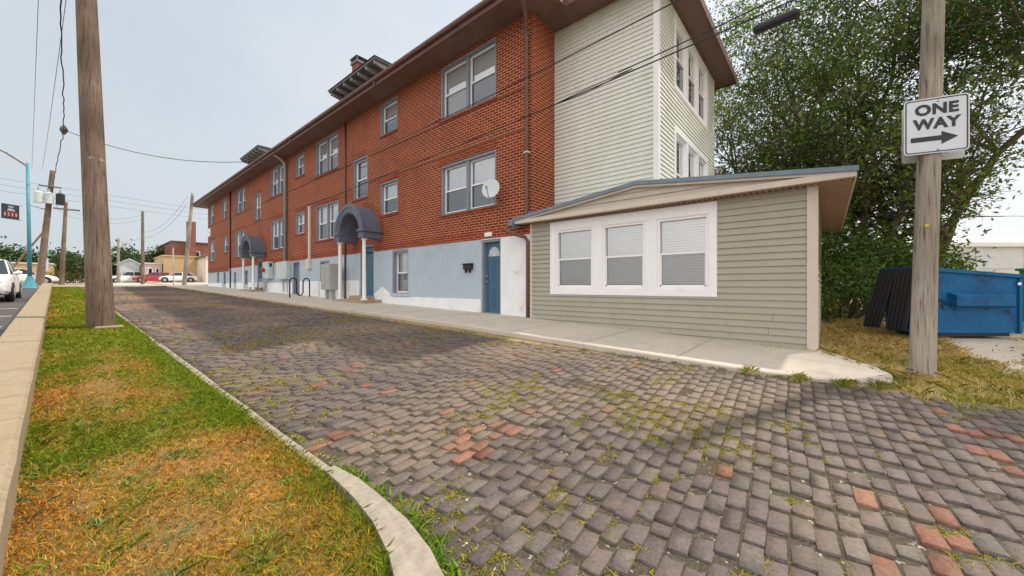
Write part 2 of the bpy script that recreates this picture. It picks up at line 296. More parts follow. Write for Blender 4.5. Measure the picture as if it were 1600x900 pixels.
# ------------------------------------------------------------------ brick road: each paver modelled, one surface
def build_pavers():
    e1 = np.array([.997, .0757]); e1 /= np.linalg.norm(e1); e2 = np.array([-e1[1], e1[0]])
    W, Lb = .104, .216; vs = []; tint = []; cnt = 0; topz = .0
    for r in range(-60, 462):
        wob = random.uniform(-.006, .006); ue = -.9 + (.5 if r % 2 else 0)*Lb + random.uniform(-.03, .03); wr = 1
        while ue < 7.2:
            Lc = Lb*random.choice((1, 1, 1, .96, .93, 1.03, .9, .55 if random.random() < .5 else 1)); u = ue + Lc/2; ue += Lc; v = r*W + wob + .010*math.sin(u*1.9 + r*.05)
            x = e1[0]*u + e2[0]*v; y = e1[1]*u + e2[1]*v
            wq = Vector((x*.7, y*.7, 4.2)); x += .045*mn.noise(wq); y += .045*mn.noise(wq + Vector((9, 3, 1)))
            if y < -5 or y > 45.5: continue
            xr = XR - .10 if y > -.2 else XR + .1 + .25*mn.noise(Vector((y*2, 0, 0))) + max(0, -y-.6)*.25
            xl = kx(y) + .10 if y > 2.0 else -3.5
            if x < xl or x > xr: continue
            if y < 2.6 and x < 1.36 and y > .55: continue
            if random.random() < .004: continue
            n1 = fbm(x, y, .55, 1); n2 = fbm(x*.6, y*1.3, 1.5, 2); n3 = fbm(x, y, .28, 3)
            base = np.array([.128, .098, .092])*random.uniform(.84, 1.16)
            if random.random() < .25: base = np.array([.135, .112, .098])*random.uniform(.8, 1.2)
            red = (n2 > .55 and random.random() < .6) or random.random() < .012
            if red: base = np.array([.225, .098, .064])*random.uniform(.7, 1.2)
            elif random.random() < .05: base = np.array([.155, .108, .09])*random.uniform(.8, 1.15)
            dust = min(.8, max(0, n1*.8 + .04 + .35*math.exp(-((x-(3.1+.04*y))/.9)**2)*(1 if y > 2 else .3)))
            base = base*(1-dust*.55) + np.array([.33, .25, .155])*dust*.55
            if 12 < y < 32 and n3 > .05 and x < 4: base = base*.5 + np.array([.34, .19, .12])*.5
            j = W-.004+random.uniform(-.010, .003); jl = Lc-.005+random.uniform(-.010, .004); a = random.gauss(0, .024)
            ca, sa = math.cos(a), math.sin(a); z = roadz(x, y) + random.gauss(0, .0018); tx, ty = random.gauss(0, .014), random.gauss(0, .016)
            for (ins, dz) in ((.005, .0012), (.001, -.003), (-.001, -.03)):
                for sx, sy in ((-1, -1), (1, -1), (1, 1), (-1, 1)):
                    du = sx*(jl/2-ins) + random.uniform(-.0055, .0055); dv = sy*(j/2-ins*.8) + random.uniform(-.0045, .0045)
                    qu = du*ca - dv*sa; qv = du*sa + dv*ca
                    vs.append((x + e1[0]*qu + e2[0]*qv, y + e1[1]*qu + e2[1]*qv, z + dz + tx*du + ty*dv))
            tint.append(base); cnt += 1
    vs = np.array(vs); pat = [(0, 1, 2, 3)] + [(4+i, 4+(i+1) % 4, (i+1) % 4, i) for i in range(4)] + [(8+i, 8+(i+1) % 4, 4+(i+1) % 4, 4+i) for i in range(4)]
    f = (np.arange(cnt)[:, None, None]*12 + np.array(pat)[None]).reshape(-1, 4)
    t = np.repeat(np.array(tint), 9, axis=0)
    return kind(np_mesh('brick_road', vs, f, PAVER, t), 'structure')
build_pavers()
ry = [y for y in gy if -6 <= y <= 48]
sheet('road_bed', [-3.5, -1, 0, 1.0, 1.3, 2, 3, 4, 5, 5.43], [-6, -4, -3, -2, -1, 0, .6], lambda x, y: roadz(x, y) - .005, JOINT)
b = B()
ys = [.6, 1, 2, 3, 4, 5, 6, 8, 10, 12, 14, 16, 18, 20, 24, 28, 32, 36, 40, 44, 46]
ts = [0, .1, .3, .5, .7, .9, 1]
vv = []
for y in ys:
    x0 = kx(y)-.02
    for t in ts:
        x = x0 + (5.42-x0)*t; vv.append((x, y, roadz(x, y)-.005))
b.add(vv, [(j*7+i, j*7+i+1, (j+1)*7+i+1, (j+1)*7+i) for j in range(len(ys)-1) for i in range(6)])
kind(b.build('road_bed', JOINT, smooth=True), 'structure')

# left kerb: straight run and the wider curved end piece
def kerb_run(outer, inner, name, m, lift=.0):
    b = B(); n = len(outer); vs = []
    for (xo, yo), (xi, yi) in zip(outer, inner):
        z = gl(max(yo, .3)) + lift
        vs += [(xo, yo, z-.28), (xo, yo, z-.012), (xo+(xi-xo)*.14, yo+(yi-yo)*.14, z+.004), (xi-(xi-xo)*.1, yi-(yi-yo)*.1, z+.008), (xi, yi, z-.28)]
    fs = [(i*5+k, i*5+k+1, (i+1)*5+k+1, (i+1)*5+k) for i in range(n-1) for k in range(4)] + [(0, 1, 2, 3, 4), tuple(range((n-1)*5, n*5))[::-1]]
    b.add(vs, fs); return b.build(name, m, smooth=False)
segs = [(2.72, 5.6), (5.62, 9.4), (9.43, 13.6), (13.64, 19.5), (19.53, 27), (27.04, 40)]
for i, (a, c) in enumerate(segs):
    ysg = np.linspace(a, c, 8); dz = (-.004, .006, -.012, .01, 0, 0)[i]
    kind(kerb_run([(kx(y)+.004*math.sin(y*3+i), y) for y in ysg], [(kx(y)-.095, y) for y in ysg], 'kerb', KERB, dz), 'structure')
o_ = [(1.225, 2.70), (1.258, 2.45), (1.255, 2.19), (1.235, 1.84), (1.18, 1.55), (1.10, 1.32), (.95, 1.08), (.6, .85), (.05, .72)]
i_ = [(1.12, 2.685), (1.11, 2.45), (1.10, 2.24), (1.06, 1.94), (.985, 1.66), (.905, 1.47), (.78, 1.28), (.5, 1.08), (.05, .94)]
def dens(p, k=4):
    r = []
    for a, c in zip(p[:-1], p[1:]): r += [(a[0]+(c[0]-a[0])*t/k, a[1]+(c[1]-a[1])*t/k) for t in range(k)]
    return r + [p[-1]]
kind(kerb_run(dens(o_), dens(i_), 'kerb', KERB, .012), 'structure')

# grass strip and low concrete wall on its left, parking lot beyond
def wx(Y): return -.15 - .021*Y
ysg = [.95, 1.3, 1.7, 2.1, 2.6, 3.2, 4, 5, 6, 8, 10, 12.65, 16, 20, 26, 33, 40]
b = B(); vv = []
for y in ysg:
    x1 = kx(y)-.08 if y > 2.6 else float(np.interp(y, [.95, 1.3, 1.66, 1.94, 2.6], [.1, .78, .98, 1.05, 1.1]))
    for t in np.linspace(0, 1, 6):
        x = wx(y)-.05 + (x1-wx(y)+.05)*t; vv.append((x, y, gl(y) - .012 + .03*math.sin(t*3.14)*.5 + .012*mn.noise(Vector((x*3, y*3, 0)))))
b.add(vv, [(j*6+i, j*6+i+1, (j+1)*6+i+1, (j+1)*6+i) for j in range(len(ysg)-1) for i in range(5)])
kind(b.build('grass_strip', STRIPSOIL, smooth=True), 'structure')
wl = empty('low_concrete_wall', (wx(20), 20, gl(20)), 'long low weathered concrete wall between parking lot and grass strip', 'wall')
for a, c in ((-.5, 4.6), (4.615, 9.1), (9.115, 14.5), (14.515, 20.5), (20.515, 27.5), (27.515, 40.6)):
    b = B(); vs = []; yy = np.linspace(a, c, 12)
    for i, y in enumerate(yy):
        z = gl(y)+.255+random.uniform(-.003, .003); x = wx(y)+random.uniform(-.004, .004)
        vs += [(x, y, z-.6), (x, y, z-.02), (x-.022, y, z), (x-.385, y, z+.004), (x-.41, y, z-.02), (x-.41, y, z-.6)]
    b.add(vs, [(i*6+k, i*6+k+1, (i+1)*6+k+1, (i+1)*6+k) for i in range(11) for k in range(5)] + [(0, 1, 2, 3, 4, 5), tuple(range(66, 72))[::-1]])
    b.build('wall_section', CONC, wl)
sheet('parking_lot', [-60, -30, -15, -8, -4, -2, -1.2, -.55], [y for y in gy if -20 <= y <= 40]+[41.5], lambda x, y: gl(y) - .03 + (.0 if x > -3 else 0), ASPH)
for y0 in (11.3, 14.2, 17.1, 20.0):
    b = B(); x0 = wx(y0)-.62
    b.add([(x, y, gl(y)-.026) for x, y in ((x0, y0), (x0, y0+.11), (x0-5, y0+.31), (x0-5, y0+.20))], [(0, 1, 2, 3)])
    kind(b.build('parking_line', LINE), 'structure')

# sidewalk with its kerb, rounded end
def swz(X, Y): return gr(Y) + .012*(X-XR)
edge = [(XR, 46), (XR, 36), (XR, 26), (XR, 18), (XR, 12), (XR, 9), (XR, 6), (XR, 4), (XR, 2), (XR, .8), (5.50, .3), (5.62, -.10), (5.85, -.42), (6.15, -.60), (6.5, -.62), (6.9, -.50), (7.3, -.26), (7.75, .02)]
b = B(); vs = []
for x, y in edge:
    xi = max(x+.01, 7.75) if y > .05 else max(7.76, x)
    yi = y if y > .1 else .1
    z = swz(x, y); vs += [(x, y, z-.22), (x, y, z-.018), (x+(xi-x)*.008, y+(yi-y)*.008, z), (x+(xi-x)*.06, y+(yi-y)*.06, z+.001), (x+(xi-x)*.5, y+(yi-y)*.5, swz(x+(xi-x)*.5, y)+.001), (xi, yi, swz(xi, yi))]
b.add(vs, [(i*6+k, (i+1)*6+k, (i+1)*6+k+1, i*6+k+1) for i in range(len(edge)-1) for k in range(5)])
kind(b.build('sidewalk', SIDEWALK, smooth=False), 'structure')
for y in (1.6, 3.1, 4.7, 6.2, 7.8, 9.4, 11, 12.6, 15.6, 17.2, 18.8, 20.4, 22, 23.6, 27.5, 30, 33, 36, 39):
    b = B(); b.add([(x, y+d, swz(x, y)+.004) for x, d in ((XR+.03, 0), (7.6, 0), (7.6, .014), (XR+.03, .014))], [(0, 1, 2, 3)])
    kind(b.build('sidewalk_joint', KERB), 'structure')
# pale slab by the dumpster, cross street and concrete lot up the hill
sheet('concrete_slab', [7.7, 8.6, 9.6, 10.8, 12.5, 14], [-6, -4.5, -3.4, -2.6, -1.75], lambda x, y: terrain(x, y) - .012 + .008*mn.noise(Vector((x, y, 1))), LOTC)
sheet('cross_street', [-300, -60, -10, 0, 3, 6, 12, 60, 300], [45.8, 48, 51, 54], lambda x, y: terrain(x, y) - .02, ASPHL)
sheet('concrete_lot', [1.5, 4, 8, 14, 40], [54, 60, 68, 75, 95], lambda x, y: terrain(x, y) - .015, LOTC)

# ------------------------------------------------------------------ windows
def window(parent, fr, a0, a1, b0, b1, n=1, lining=GREYBLUE, blind=(.55,), sill=True, rec=.13, lin=.06, dark_up=False, sash=WHITE):
    """recessed hung window: lining part, panes, blinds, screen, sill"""
    wv = B(fr); h = b1-b0
    for (x0, x1, y0, y1) in ((a0, a0+lin, b0, b1), (a1-lin, a1, b0, b1), (a0+lin, a1-lin, b1-lin*1.3, b1), (a0+lin, a1-lin, b0, b0+.03)): wv.box(x0, x1, y0, y1, -rec-.06, -.012)
    wd = (a1-a0-2*lin-(n-1)*.10)/n
    for k in range(1, n): wv.box(a0+lin+k*wd+(k-1)*.10, a0+lin+k*wd+k*.10, b0+.03, b1-lin*1.3, -rec-.06, -.03)
    win = wv.build('window', lining, parent)
    s = B(fr); g = B(fr); bl = B(fr); sc = B(fr); dk = B(fr)
    for k in range(n):
        x0 = a0+lin+k*(wd+.10); x1 = x0+wd; y0 = b0+.03; y1 = b1-lin*1.3; ym = y0+(y1-y0)*.49; t = .045
        for (p0, p1, q0, q1, c) in ((x0, x0+t, y0, y1, 0), (x1-t, x1, y0, y1, 0), (x0+t, x1-t, y1-t, y1, 0), (x0+t, x1-t, y0, y0+t*1.3, 0), (x0+t, x1-t, ym-.022, ym+.022, .012)):
            s.box(p0, p1, q0, q1, -rec-.045, -rec+.005+c)
        g.quad((x0+t, ym+.022, -rec-.03), (x1-t, ym+.022, -rec-.03), (x1-t, y1-t, -rec-.03), (x0+t, y1-t, -rec-.03))
        g.quad((x0+t, y0+t, -rec-.018), (x1-t, y0+t, -rec-.018), (x1-t, ym-.022, -rec-.018), (x0+t, ym-.022, -rec-.018))
        sc.quad((x0+t, y0+t, -rec-.006), (x1-t, y0+t, -rec-.006), (x1-t, ym-.022, -rec-.006), (x0+t, ym-.022, -rec-.006))
        fb = blind[k % len(blind)]
        if fb > 0:
            yb = y1-t-(y1-y0-2*t)*fb; nsl = 1
            for q in range(nsl):
                z0 = yb+(y1-t-yb)*q/nsl; z1 = yb+(y1-t-yb)*(q+1)/nsl
                bl.quad((x0+t, z0, -rec-.085), (x1-t, z0, -rec-.085), (x1-t, z1, -rec-.085), (x0+t, z1, -rec-.085))
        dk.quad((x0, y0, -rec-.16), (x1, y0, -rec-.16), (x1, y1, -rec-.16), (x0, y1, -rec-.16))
    s.build('sash', sash, win); g.build('pane', GLASS, win)
    if sc.v: sc.build('screen', SCR, win)
    if bl.v: bl.build('blind', BLIND, win)
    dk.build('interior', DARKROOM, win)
    if sill == 'brick': B(fr).box(a0-.05, a1+.05, b0-.085, b0-.002, -.14, .035).build('sill', SOLD, win)
    elif sill == 'block': B(fr).box(a0-.06, a1+.06, b0-.10, b0-.002, -.12, .03).build('sill', BLUEW, win)
    return win
def wall_holes(b, a0, a1, z0, z1, holes, depth=.2):
    """flat wall in frame b.fr with rectangular openings and reveals"""
    A = sorted({a0, a1, *[x for h in holes for x in h[:2]]}); Z = sorted({z0, z1, *[x for h in holes for x in h[2:4]]})
    A = [x for x in A if a0 <= x <= a1]; Z = [x for x in Z if z0 <= x <= z1]
    for i in range(len(A)-1):
        for j in range(len(Z)-1):
            ca, cz = (A[i]+A[i+1])/2, (Z[j]+Z[j+1])/2
            if any(h[0] < ca < h[1] and h[2] < cz < h[3] for h in holes): continue
            b.quad((A[i], Z[j], 0), (A[i+1], Z[j], 0), (A[i+1], Z[j+1], 0), (A[i], Z[j+1], 0))
    for h in holes:
        x0, x1, y0, y1 = h; y0 = max(y0, z0); y1 = min(y1, z1)
        if y1 <= y0: continue
        b.quad((x0, y0, 0), (x0, y1, 0), (x0, y1, -depth), (x0, y0, -depth)); b.quad((x1, y0, -depth), (x1, y1, -depth), (x1, y1, 0), (x1, y0, 0))
        if h[3] <= z1: b.quad((x0, y1, 0), (x1, y1, 0), (x1, y1, -depth), (x0, y1, -depth))
        if h[2] >= z0: b.quad((x0, y0, 0), (x0, y0, -depth), (x1, y0, -depth), (x1, y0, 0))
def clapboards(b, a0, a1, z0, z1, ch, holes=(), lo=None, hi=None, off=0):
    """lapped siding, modelled courses; hi(a) clips the top (pediment)"""
    n = int(math.ceil((z1-z0)/ch))
    for k in range(n):
        cuts = sorted({z0+k*ch, min(z1, z0+(k+1)*ch), *[z for h in holes for z in h[2:4] if z0+k*ch < z < z0+(k+1)*ch]})
        for q0, q1 in zip(cuts[:-1], cuts[1:]):
            zm = (q0+q1)/2; iv = [(a0, a1)]
            for h in holes:
                if h[2] < zm < h[3]: iv = [s for (x, y) in iv for s in ((x, min(y, h[0])), (max(x, h[1]), y)) if s[1]-s[0] > 1e-4]
            c0 = .024*(1-(q0-z0-k*ch)/ch); c1 = .024*(1-(q1-z0-k*ch)/ch)
            iv2 = []
            for x, y in iv:
                while y - x > 2.6:
                    c_ = x + random.uniform(1.2, 3.6)
                    if c_ > y-.4: break
                    iv2.append((x, c_)); x = c_+.004
                iv2.append((x, y))
            for x, y in (iv if hi else iv2):
                if hi:
                    l0, r0 = hi(q0); l1, r1 = hi(q1)
                    b.quad((max(x, l0), q0, c0+off), (min(y, r0), q0, c0+off), (min(y, r1), q1, c1+off), (max(x, l1), q1, c1+off)); b.quad((max(x, l0), q0, off), (min(y, r0), q0, off), (min(y, r0), q0, c0+off), (max(x, l0), q0, c0+off))
                else:
                    b.quad((x, q0, c0), (y, q0, c0), (y, q1, c1), (x, q1, c1)); b.quad((x, q0, 0), (y, q0, 0), (y, q0, c0), (x, q0, c0))

# ------------------------------------------------------------------ apartment building
XF, Y0, Y1 = 7.65, 5.83, 41.9
apt = empty('apartment_building', (14, 24, -.6), 'long three storey red brick apartment building with pale blue painted base and brown eaves', 'building')
F = facing_street(XF)
# (y high, y low, z0, z1, sashes, blind fractions)
UPW = [(9.51, 7.07, 5.33, 7.02, 2, (.98, .5)), (13.18, 11.99, 5.78, 7.0, 1, (.6,)), (19.1, 16.72, 5.33, 7.0, 2, (.45, .6)), (21.68, 20.52, 5.78, 6.95, 1, (.5,)),
       (25.63, 23.25, 5.33, 7.0, 2, (.6, .5)), (33.0, 30.75, 5.26, 6.95, 2, (0, .5)), (37.0, 35.7, 5.3, 6.85, 1, (.4,)), (41.3, 39.8, 5.3, 7.0, 1, (.5,))]
MIW = [(9.49, 7.07, 2.28, 3.87, 2, (.5, .5)), (13.18, 11.97, 2.73, 3.98, 1, (.55,)), (19.07, 16.69, 2.2, 3.9, 2, (.55, .55)), (21.68, 20.5, 2.75, 3.9, 1, (.5,)),
       (25.56, 23.13, 2.16, 3.88, 2, (.45, .3)), (33.1, 30.7, 2.12, 3.98, 2, (.5, .6)), (36.7, 35.35, 2.65, 3.93, 1, (.6,)), (41.3, 39.6, 2.14, 3.92, 1, (.5,)),
       (15.33, 14.13, 3.64, 5.33, 1, (0,)), (28.73, 27.45, 4.3, 6.0, 1, (.4,))]
holes = [(-yh, -yl, z0, z1) for yh, yl, z0, z1, *_ in UPW+MIW]
fd = [(-14.73, -13.66), (-28.1, -27.1)]      # doors under the canopies rise into the brick
holes += [(a, c, 1.37, 1.66) for a, c in fd]
b = B(F); wall_holes(b, -Y1, -Y0, 1.37, 7.35, holes)
fs = facing_south(Y0); b.fr = fs; b.quad((XF, 1.37, 0), (8.76, 1.37, 0), (8.76, 7.35, 0), (XF, 7.35, 0))
b.fr = None; b.quad((XF, Y1, -.2), (20, Y1, -.2), (20, Y1, 7.35), (XF, Y1, 7.35)); b.quad((20, Y0, -1), (20, Y1, -1), (20, Y1, 7.35), (20, Y0, 7.35))
b.build('wall', BRICK, apt)
for q in UPW+MIW:
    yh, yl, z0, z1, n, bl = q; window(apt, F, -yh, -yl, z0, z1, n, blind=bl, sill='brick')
# soldier courses: base band, lintels, thin projecting courses
b = B(F)
for a0, a1 in ((-Y1, -28.2), (-27.0, -14.83), (-13.56, -Y0+.02)): b.box(a0, a1, 1.36, 1.62, -.05, .012)
for yh, yl, z0, z1, n, _ in MIW: b.box(-yh-.08, -yl+.08, z1+.001, z1+.225, -.05, .012)
b.build('brick_band', SOLD, apt)
b = B(F)
for z in (4.13, 5.20):
    prev = -Y1
    for h in sorted([h for h in holes if h[2]-.09 < z < h[3]+.23]) + [(-Y0+.02, 0, 0, 0)]:
        if h[0]-.1 > prev: b.box(prev, h[0]-.1, z, z+.055, -.04, .014)
        prev = h[1]+.1
b.build('brick_band', BROWNBRICK, apt)
for q0, q1 in ((-28.0-13.6, -35.0),): B(F).box(q0, q1, 1.15, 1.358, -.02, .02).build('brick_band', BROWNBRICK, apt)
# painted base
BW = [(12.33, 11.31, -.27, 1.32), (18.63, 17.6, .1, 1.2), (30.9, 30.2, .1, 1.1), (33.6, 33.0, .2, 1.05), (36.6, 35.9, .15, 1.1), (38.6, 38.0, .2, 1.15)]
DR = [(7.66, 6.9, -.77, 1.33), (14.73, 13.66, -.6, 1.66), (22.09, 21.15, -.7, 1.30), (28.1, 27.1, -.6, 1.66), (34.4-.4, 34.1-.6, -.8, 1.1)]
bh = [(-a, -c, z0, z1) for a, c, z0, z1 in BW+DR[:4]]
b = B(F); wall_holes(b, -Y1, -7.66, -1.3, 1.37, [h for h in bh if h[1] < -7.6]); b.build('foundation', BLUEW, apt)
b = B(F); b.quad((-7.66, 1.33, 0), (-6.9, 1.33, 0), (-6.9, 1.37, 0), (-7.66, 1.37, 0)); b.quad((-6.9, -1.4, 0), (-Y0, -1.4, 0), (-Y0, 1.37, 0), (-6.9, 1.37, 0))
for a in (-7.66, -6.9): b.quad((a, -1.3, 0), (a, 1.33, 0), (a, 1.33, -.2), (a, -1.3, -.2))
b.quad((-7.66, 1.33, 0), (-6.9, 1.33, 0), (-6.9, 1.33, -.2), (-7.66, 1.33, -.2)); b.build('foundation', WHITEW, apt)
# white lower band, slightly proud, with an uneven painted top edge
segs2 = [(-41.9, -37, .25), (-35.8, -33.7, .25), (-32.9, -31, .25), (-30.1, -28.2, .25), (-27.0, -22.15, .2), (-21.1, -18.75, .24), (-18.65, -14.8, .24), (-13.6, -12.5, -.28), (-12.5, -7.68, -.38)]
for a0, a1, zt in segs2:
    n = max(2, int((a1-a0)/.25)); xs = np.linspace(a0, a1, n+1); tops = [zt+.03*mn.noise(Vector((x*2.1, 3, 0)))+(.25*math.exp(-((x+13)/.35)**2) if zt < 0 else 0) for x in xs]
    top_lim = [t if not any(h[0]-.02 < x < h[1]+.02 for h in bh[:1]) else min(t, -.4) for x, t in zip(xs, tops)]
    b = B(F)
    for i in range(n): b.quad((xs[i], -1.3, .006), (xs[i+1], -1.3, .006), (xs[i+1], top_lim[i+1], .006), (xs[i], top_lim[i], .006))
    b.build('foundation_band', WHITEW, apt)
for i, (yh, yl, z0, z1) in enumerate(BW): window(apt, F, -yh, -yl, z0, z1, 1, blind=((.98,), (.3,), (.0,))[i % 3], sill='block' if i == 0 else False, rec=.16)
# doors
def door(parent, fr, a0, a1, b0, b1, m, fan=False, rec=.14):
    f_ = B(fr)
    for q in ((a0, a0+.07, b0, b1), (a1-.05, a1, b0, b1), (a0+.07, a1-.05, b1-.07, b1)): f_.box(*q, -rec-.06, -.02)
    d = B(fr).box(a0+.07, a1-.05, b0, b1-.07, -rec-.05, -rec).build('door', m, parent, bevel=.004)
    f_.build('door_frame', GREYBLUE, d)
    w = a1-a0-.12; x0 = a0+.07; h = b1-.07-b0
    pn = B(fr)
    for (px0, px1, q0, q1) in ((.12, .46, .08, .34), (.54, .88, .08, .34), (.12, .46, .40, .74), (.54, .88, .40, .74)) if fan else ((.15, .85, .08, .40), (.15, .85, .47, .9)):
        A0, A1, Z0, Z1 = x0+w*px0, x0+w*px1, b0+h*q0, b0+h*q1
        for r in ((A0, A1, Z0, Z0+.018), (A0, A1, Z1-.018, Z1), (A0, A0+.018, Z0+.018, Z1-.018), (A1-.018, A1, Z0+.018, Z1-.018)): pn.box(*r, -rec, -rec+.010)
        pn.box(A0+.045, A1-.045, Z0+.045, Z1-.045, -rec, -rec+.007)
    pn.build('panel', m, d)
    if fan:
        g = B(fr); cx, cz, r = x0+w*.5, b0+h*.80, w*.34
        pts = [(cx+r*math.cos(t), cz+r*1.25*math.sin(t), -rec+.004) for t in np.linspace(0, math.pi, 15)]; g.quad(*pts); g.build('fanlight', mat('pale_fanlight_glass', (.45, .50, .52), .1, .1, 5), d)
        t_ = B(fr)
        for ang in np.linspace(0, math.pi, 5)[1:-1]: t_.quad(*[(cx+k*math.cos(ang)+s*math.sin(ang)*.006, cz+k*1.25*math.sin(ang)-s*math.cos(ang)*.006, -rec+.008) for k, s in ((0, -1), (r, -1), (r, 1), (0, 1))])
        t_.build('glazing_bar', WHITE, d)
    kx_ = x0+.07
    for z in (b0+h*.44, b0+h*.52): kb = B(fr); kb.tube([kb.p(kx_, z, -rec), kb.p(kx_, z, -rec+.03), kb.p(kx_, z, -rec+.05), kb.p(kx_, z, -rec+.065)], [.03, .014, .03, .02], 10); kb.build('handle', GALV, d, smooth=True)
    B(fr).box(a0, a1, b0-.4, b0, -rec-.3, .02 if fan else -.01).build('threshold', KERB, d)
    return d
door(apt, F, -7.66, -6.9, -.765, 1.33, DOORB, True)
door(apt, F, -14.73, -13.66, -.42, 1.66, DOORB); door(apt, F, -22.09, -21.15, -.45, 1.30, DOORG); door(apt, F, -28.1, -27.1, -.2, 1.66, DOORB)
B(F).box(-7.50, -7.22, 1.42, 1.53, .012, .03).build('number_plate', WHITE, apt)
# ivory clad wing
XW, YW, XE = 8.74, 2.975, 14.31
FW, FS = facing_street(XW), facing_south(YW)
b = B(FW); clapboards(b, -Y0, -YW-.10, 1.2, 7.3, .112)
SW = [(10.03, 13.24, 5.19, 6.92), (10.03, 13.24, 2.0, 3.98)]
b.fr = FS; clapboards(b, XW+.10, XE, 1.2, 7.3, .112, [(q[0]-.12, q[1]+.12, q[2]-.12, q[3]+.14) for q in SW])
b.build('siding', SIDEW, apt)
B().box(XW-.022, XW+.10, YW-.022, YW+.10, 1.2, 7.3).build('corner_trim', WHITE, apt); B().box(XE, XE+.02, YW-.02, YW+9, .5, 7.3).build('siding', SIDEW, apt)
for x0, x1, z0, z1 in SW:
    t = B(FS)
    for q in ((x0-.12, x0, z0-.12, z1+.14), (x1, x1+.12, z0-.12, z1+.14), (x0, x1, z1, z1+.14), (x0, x1, z0-.12, z0)): t.box(*q, -.05, .03)
    t.build('window_trim', WHITE, apt)
    n = 3; wd = (x1-x0-.30)/3
    for k in range(3):
        a = x0+k*(wd+.15); window(apt, FS, a, a+wd, z0, z1, 1, lining=WHITE, blind=((.5,), (.3,), (0,))[k], sill=False, rec=.05, lin=.03)
        if k < 2: B(FS).box(a+wd, a+wd+.15, z0, z1, -.06, .025).build('window_trim', WHITE, apt)
# roof: hip slab with soffit, fascia, gutter
def hip(x0, x1, y0, y1, z, pitch, ridge_in):
    b = B(); rx = (x0+x1)/2; h = (rx-x0)*pitch
    vs = [(x0, y0, z), (x1, y0, z), (x1, y1, z), (x0, y1, z), (rx, y0+ridge_in, z+h), (rx, y1-ridge_in, z+h)]
    b.add(vs, [(0, 1, 4), (1, 2, 5, 4), (2, 3, 5), (3, 0, 4, 5)]); return b
EX = 6.88
roof = hip(EX, 20.8, 5.05, 43.4, 7.34, .40, 6.9).build('roof', SHINGLE, apt)
hip(8.02, 15.0, 2.38, 10.5, 7.32, .42, 3.5).build('roof', SHINGLE, apt)
b = B(); b.box(EX+.02, 20.7, 5.07, 43.38, 7.12, 7.15); b.box(8.04, 14.96, 2.42, 5.065, 7.12, 7.148); b.build('soffit', DKSOFFIT, apt)
b = B()
b.box(EX, EX+.025, 5.05, 43.4, 7.10, 7.335); b.box(EX+.025, 8.02, 5.05, 5.075, 7.10, 7.335); b.box(EX+.025, 20.8, 43.375, 43.4, 7.10, 7.335)
b.box(8.021, 8.045, 2.38, 5.09, 7.08, 7.318); b.box(8.045, 15, 2.38, 2.405, 7.08, 7.318); b.box(14.975, 15, 2.405, 5, 7.08, 7.318); b.build('fascia', GUTTER, apt)
def gutter(pts_y, x):
    b = B(); prof = [(-.11, .0), (-.11, -.06), (-.085, -.10), (-.03, -.11), (-.002, -.10), (-.002, .0), (-.014, .0), (-.014, -.085), (-.08, -.085), (-.098, -.05), (-.098, .0)]
    n = len(prof); vs = [(x+px_, y, 7.335+pz) for y in pts_y for px_, pz in prof]; b.add(vs, [(j*n+i, j*n+(i+1) % n, (j+1)*n+(i+1) % n, (j+1)*n+i) for j in range(len(pts_y)-1) for i in range(n)]); return b
gutter([5.03, 20, 43.42], EX).build('gutter', GUTTER, apt)
b = B(); [b.tube([(EX-.05, y, 7.20), (EX+.01, y, 7.20)], .07, 8) for y in (12.2, 20.1, 30.2)]; b.build('gutter_strap', GUTTER, apt)
# dormers with bracketed eaves, chimney
for ya, yb in ((14.2, 18.5), (29.2, 33.4)):
    d = B(); d.box(8.75, 12.5, ya+.65, yb-.65, 7.6, 9.45); d.build('dormer', DORM, roof)
    e = B(); e.box(8.0, 13, ya, yb, 9.40, 9.50); e.build('dormer', DORM, roof)
    hp = B(); hp.add([(7.95, ya-.05, 9.5), (13, ya-.05, 9.5), (13, yb+.05, 9.5), (7.95, yb+.05, 9.5), (10, (ya+yb)/2, 10.0), (13, (ya+yb)/2, 10.0)], [(0, 1, 5, 4), (1, 2, 5), (2, 3, 4, 5), (3, 0, 4)]); hp.build('dormer', SHINGLE, roof)
    for y in np.linspace(ya+.15, yb-.15, 7): B().add([(x, y+s, z) for s in (-.045, .045) for x, z in ((8.04, 9.398), (8.74, 9.398), (8.74, 9.02), (8.5, 9.2), (8.04, 9.27))], [(0, 1, 2, 3, 4), (9, 8, 7, 6, 5), (0, 5, 6, 1), (1, 6, 7, 2), (2, 7, 8, 3), (3, 8, 9, 4), (4, 9, 5, 0)]).build('dormer_bracket', DORMB, roof)
    wdo = B(facing_street(8.75)); wdo.box(-(ya+yb)/2-.7, -(ya+yb)/2+.7, 8.2, 9.0, -.05, .02); wdo.build('dormer_window', CARGLASS, roof)
ch = B(); ch.box(10.87, 11.53, 21.27, 21.93, 8, 13.35); ch.build('chimney', FARBR, roof)
ch = B(); ch.box(10.8, 11.6, 21.2, 22.0, 13.35, 13.47); ch.add([(10.75, 21.15, 13.68), (11.65, 21.15, 13.68), (11.65, 22.05, 13.68), (10.75, 22.05, 13.68), (11.2, 21.6, 13.88)], [(0, 1, 4), (1, 2, 4), (2, 3, 4), (3, 0, 4), (3, 2, 1, 0)])
for x, y in ((10.85, 21.25), (11.55, 21.25), (11.55, 21.95), (10.85, 21.95)): ch.box(x-.03, x+.03, y-.03, y+.03, 13.47, 13.68)
ch.build('chimney', DORM, roof)
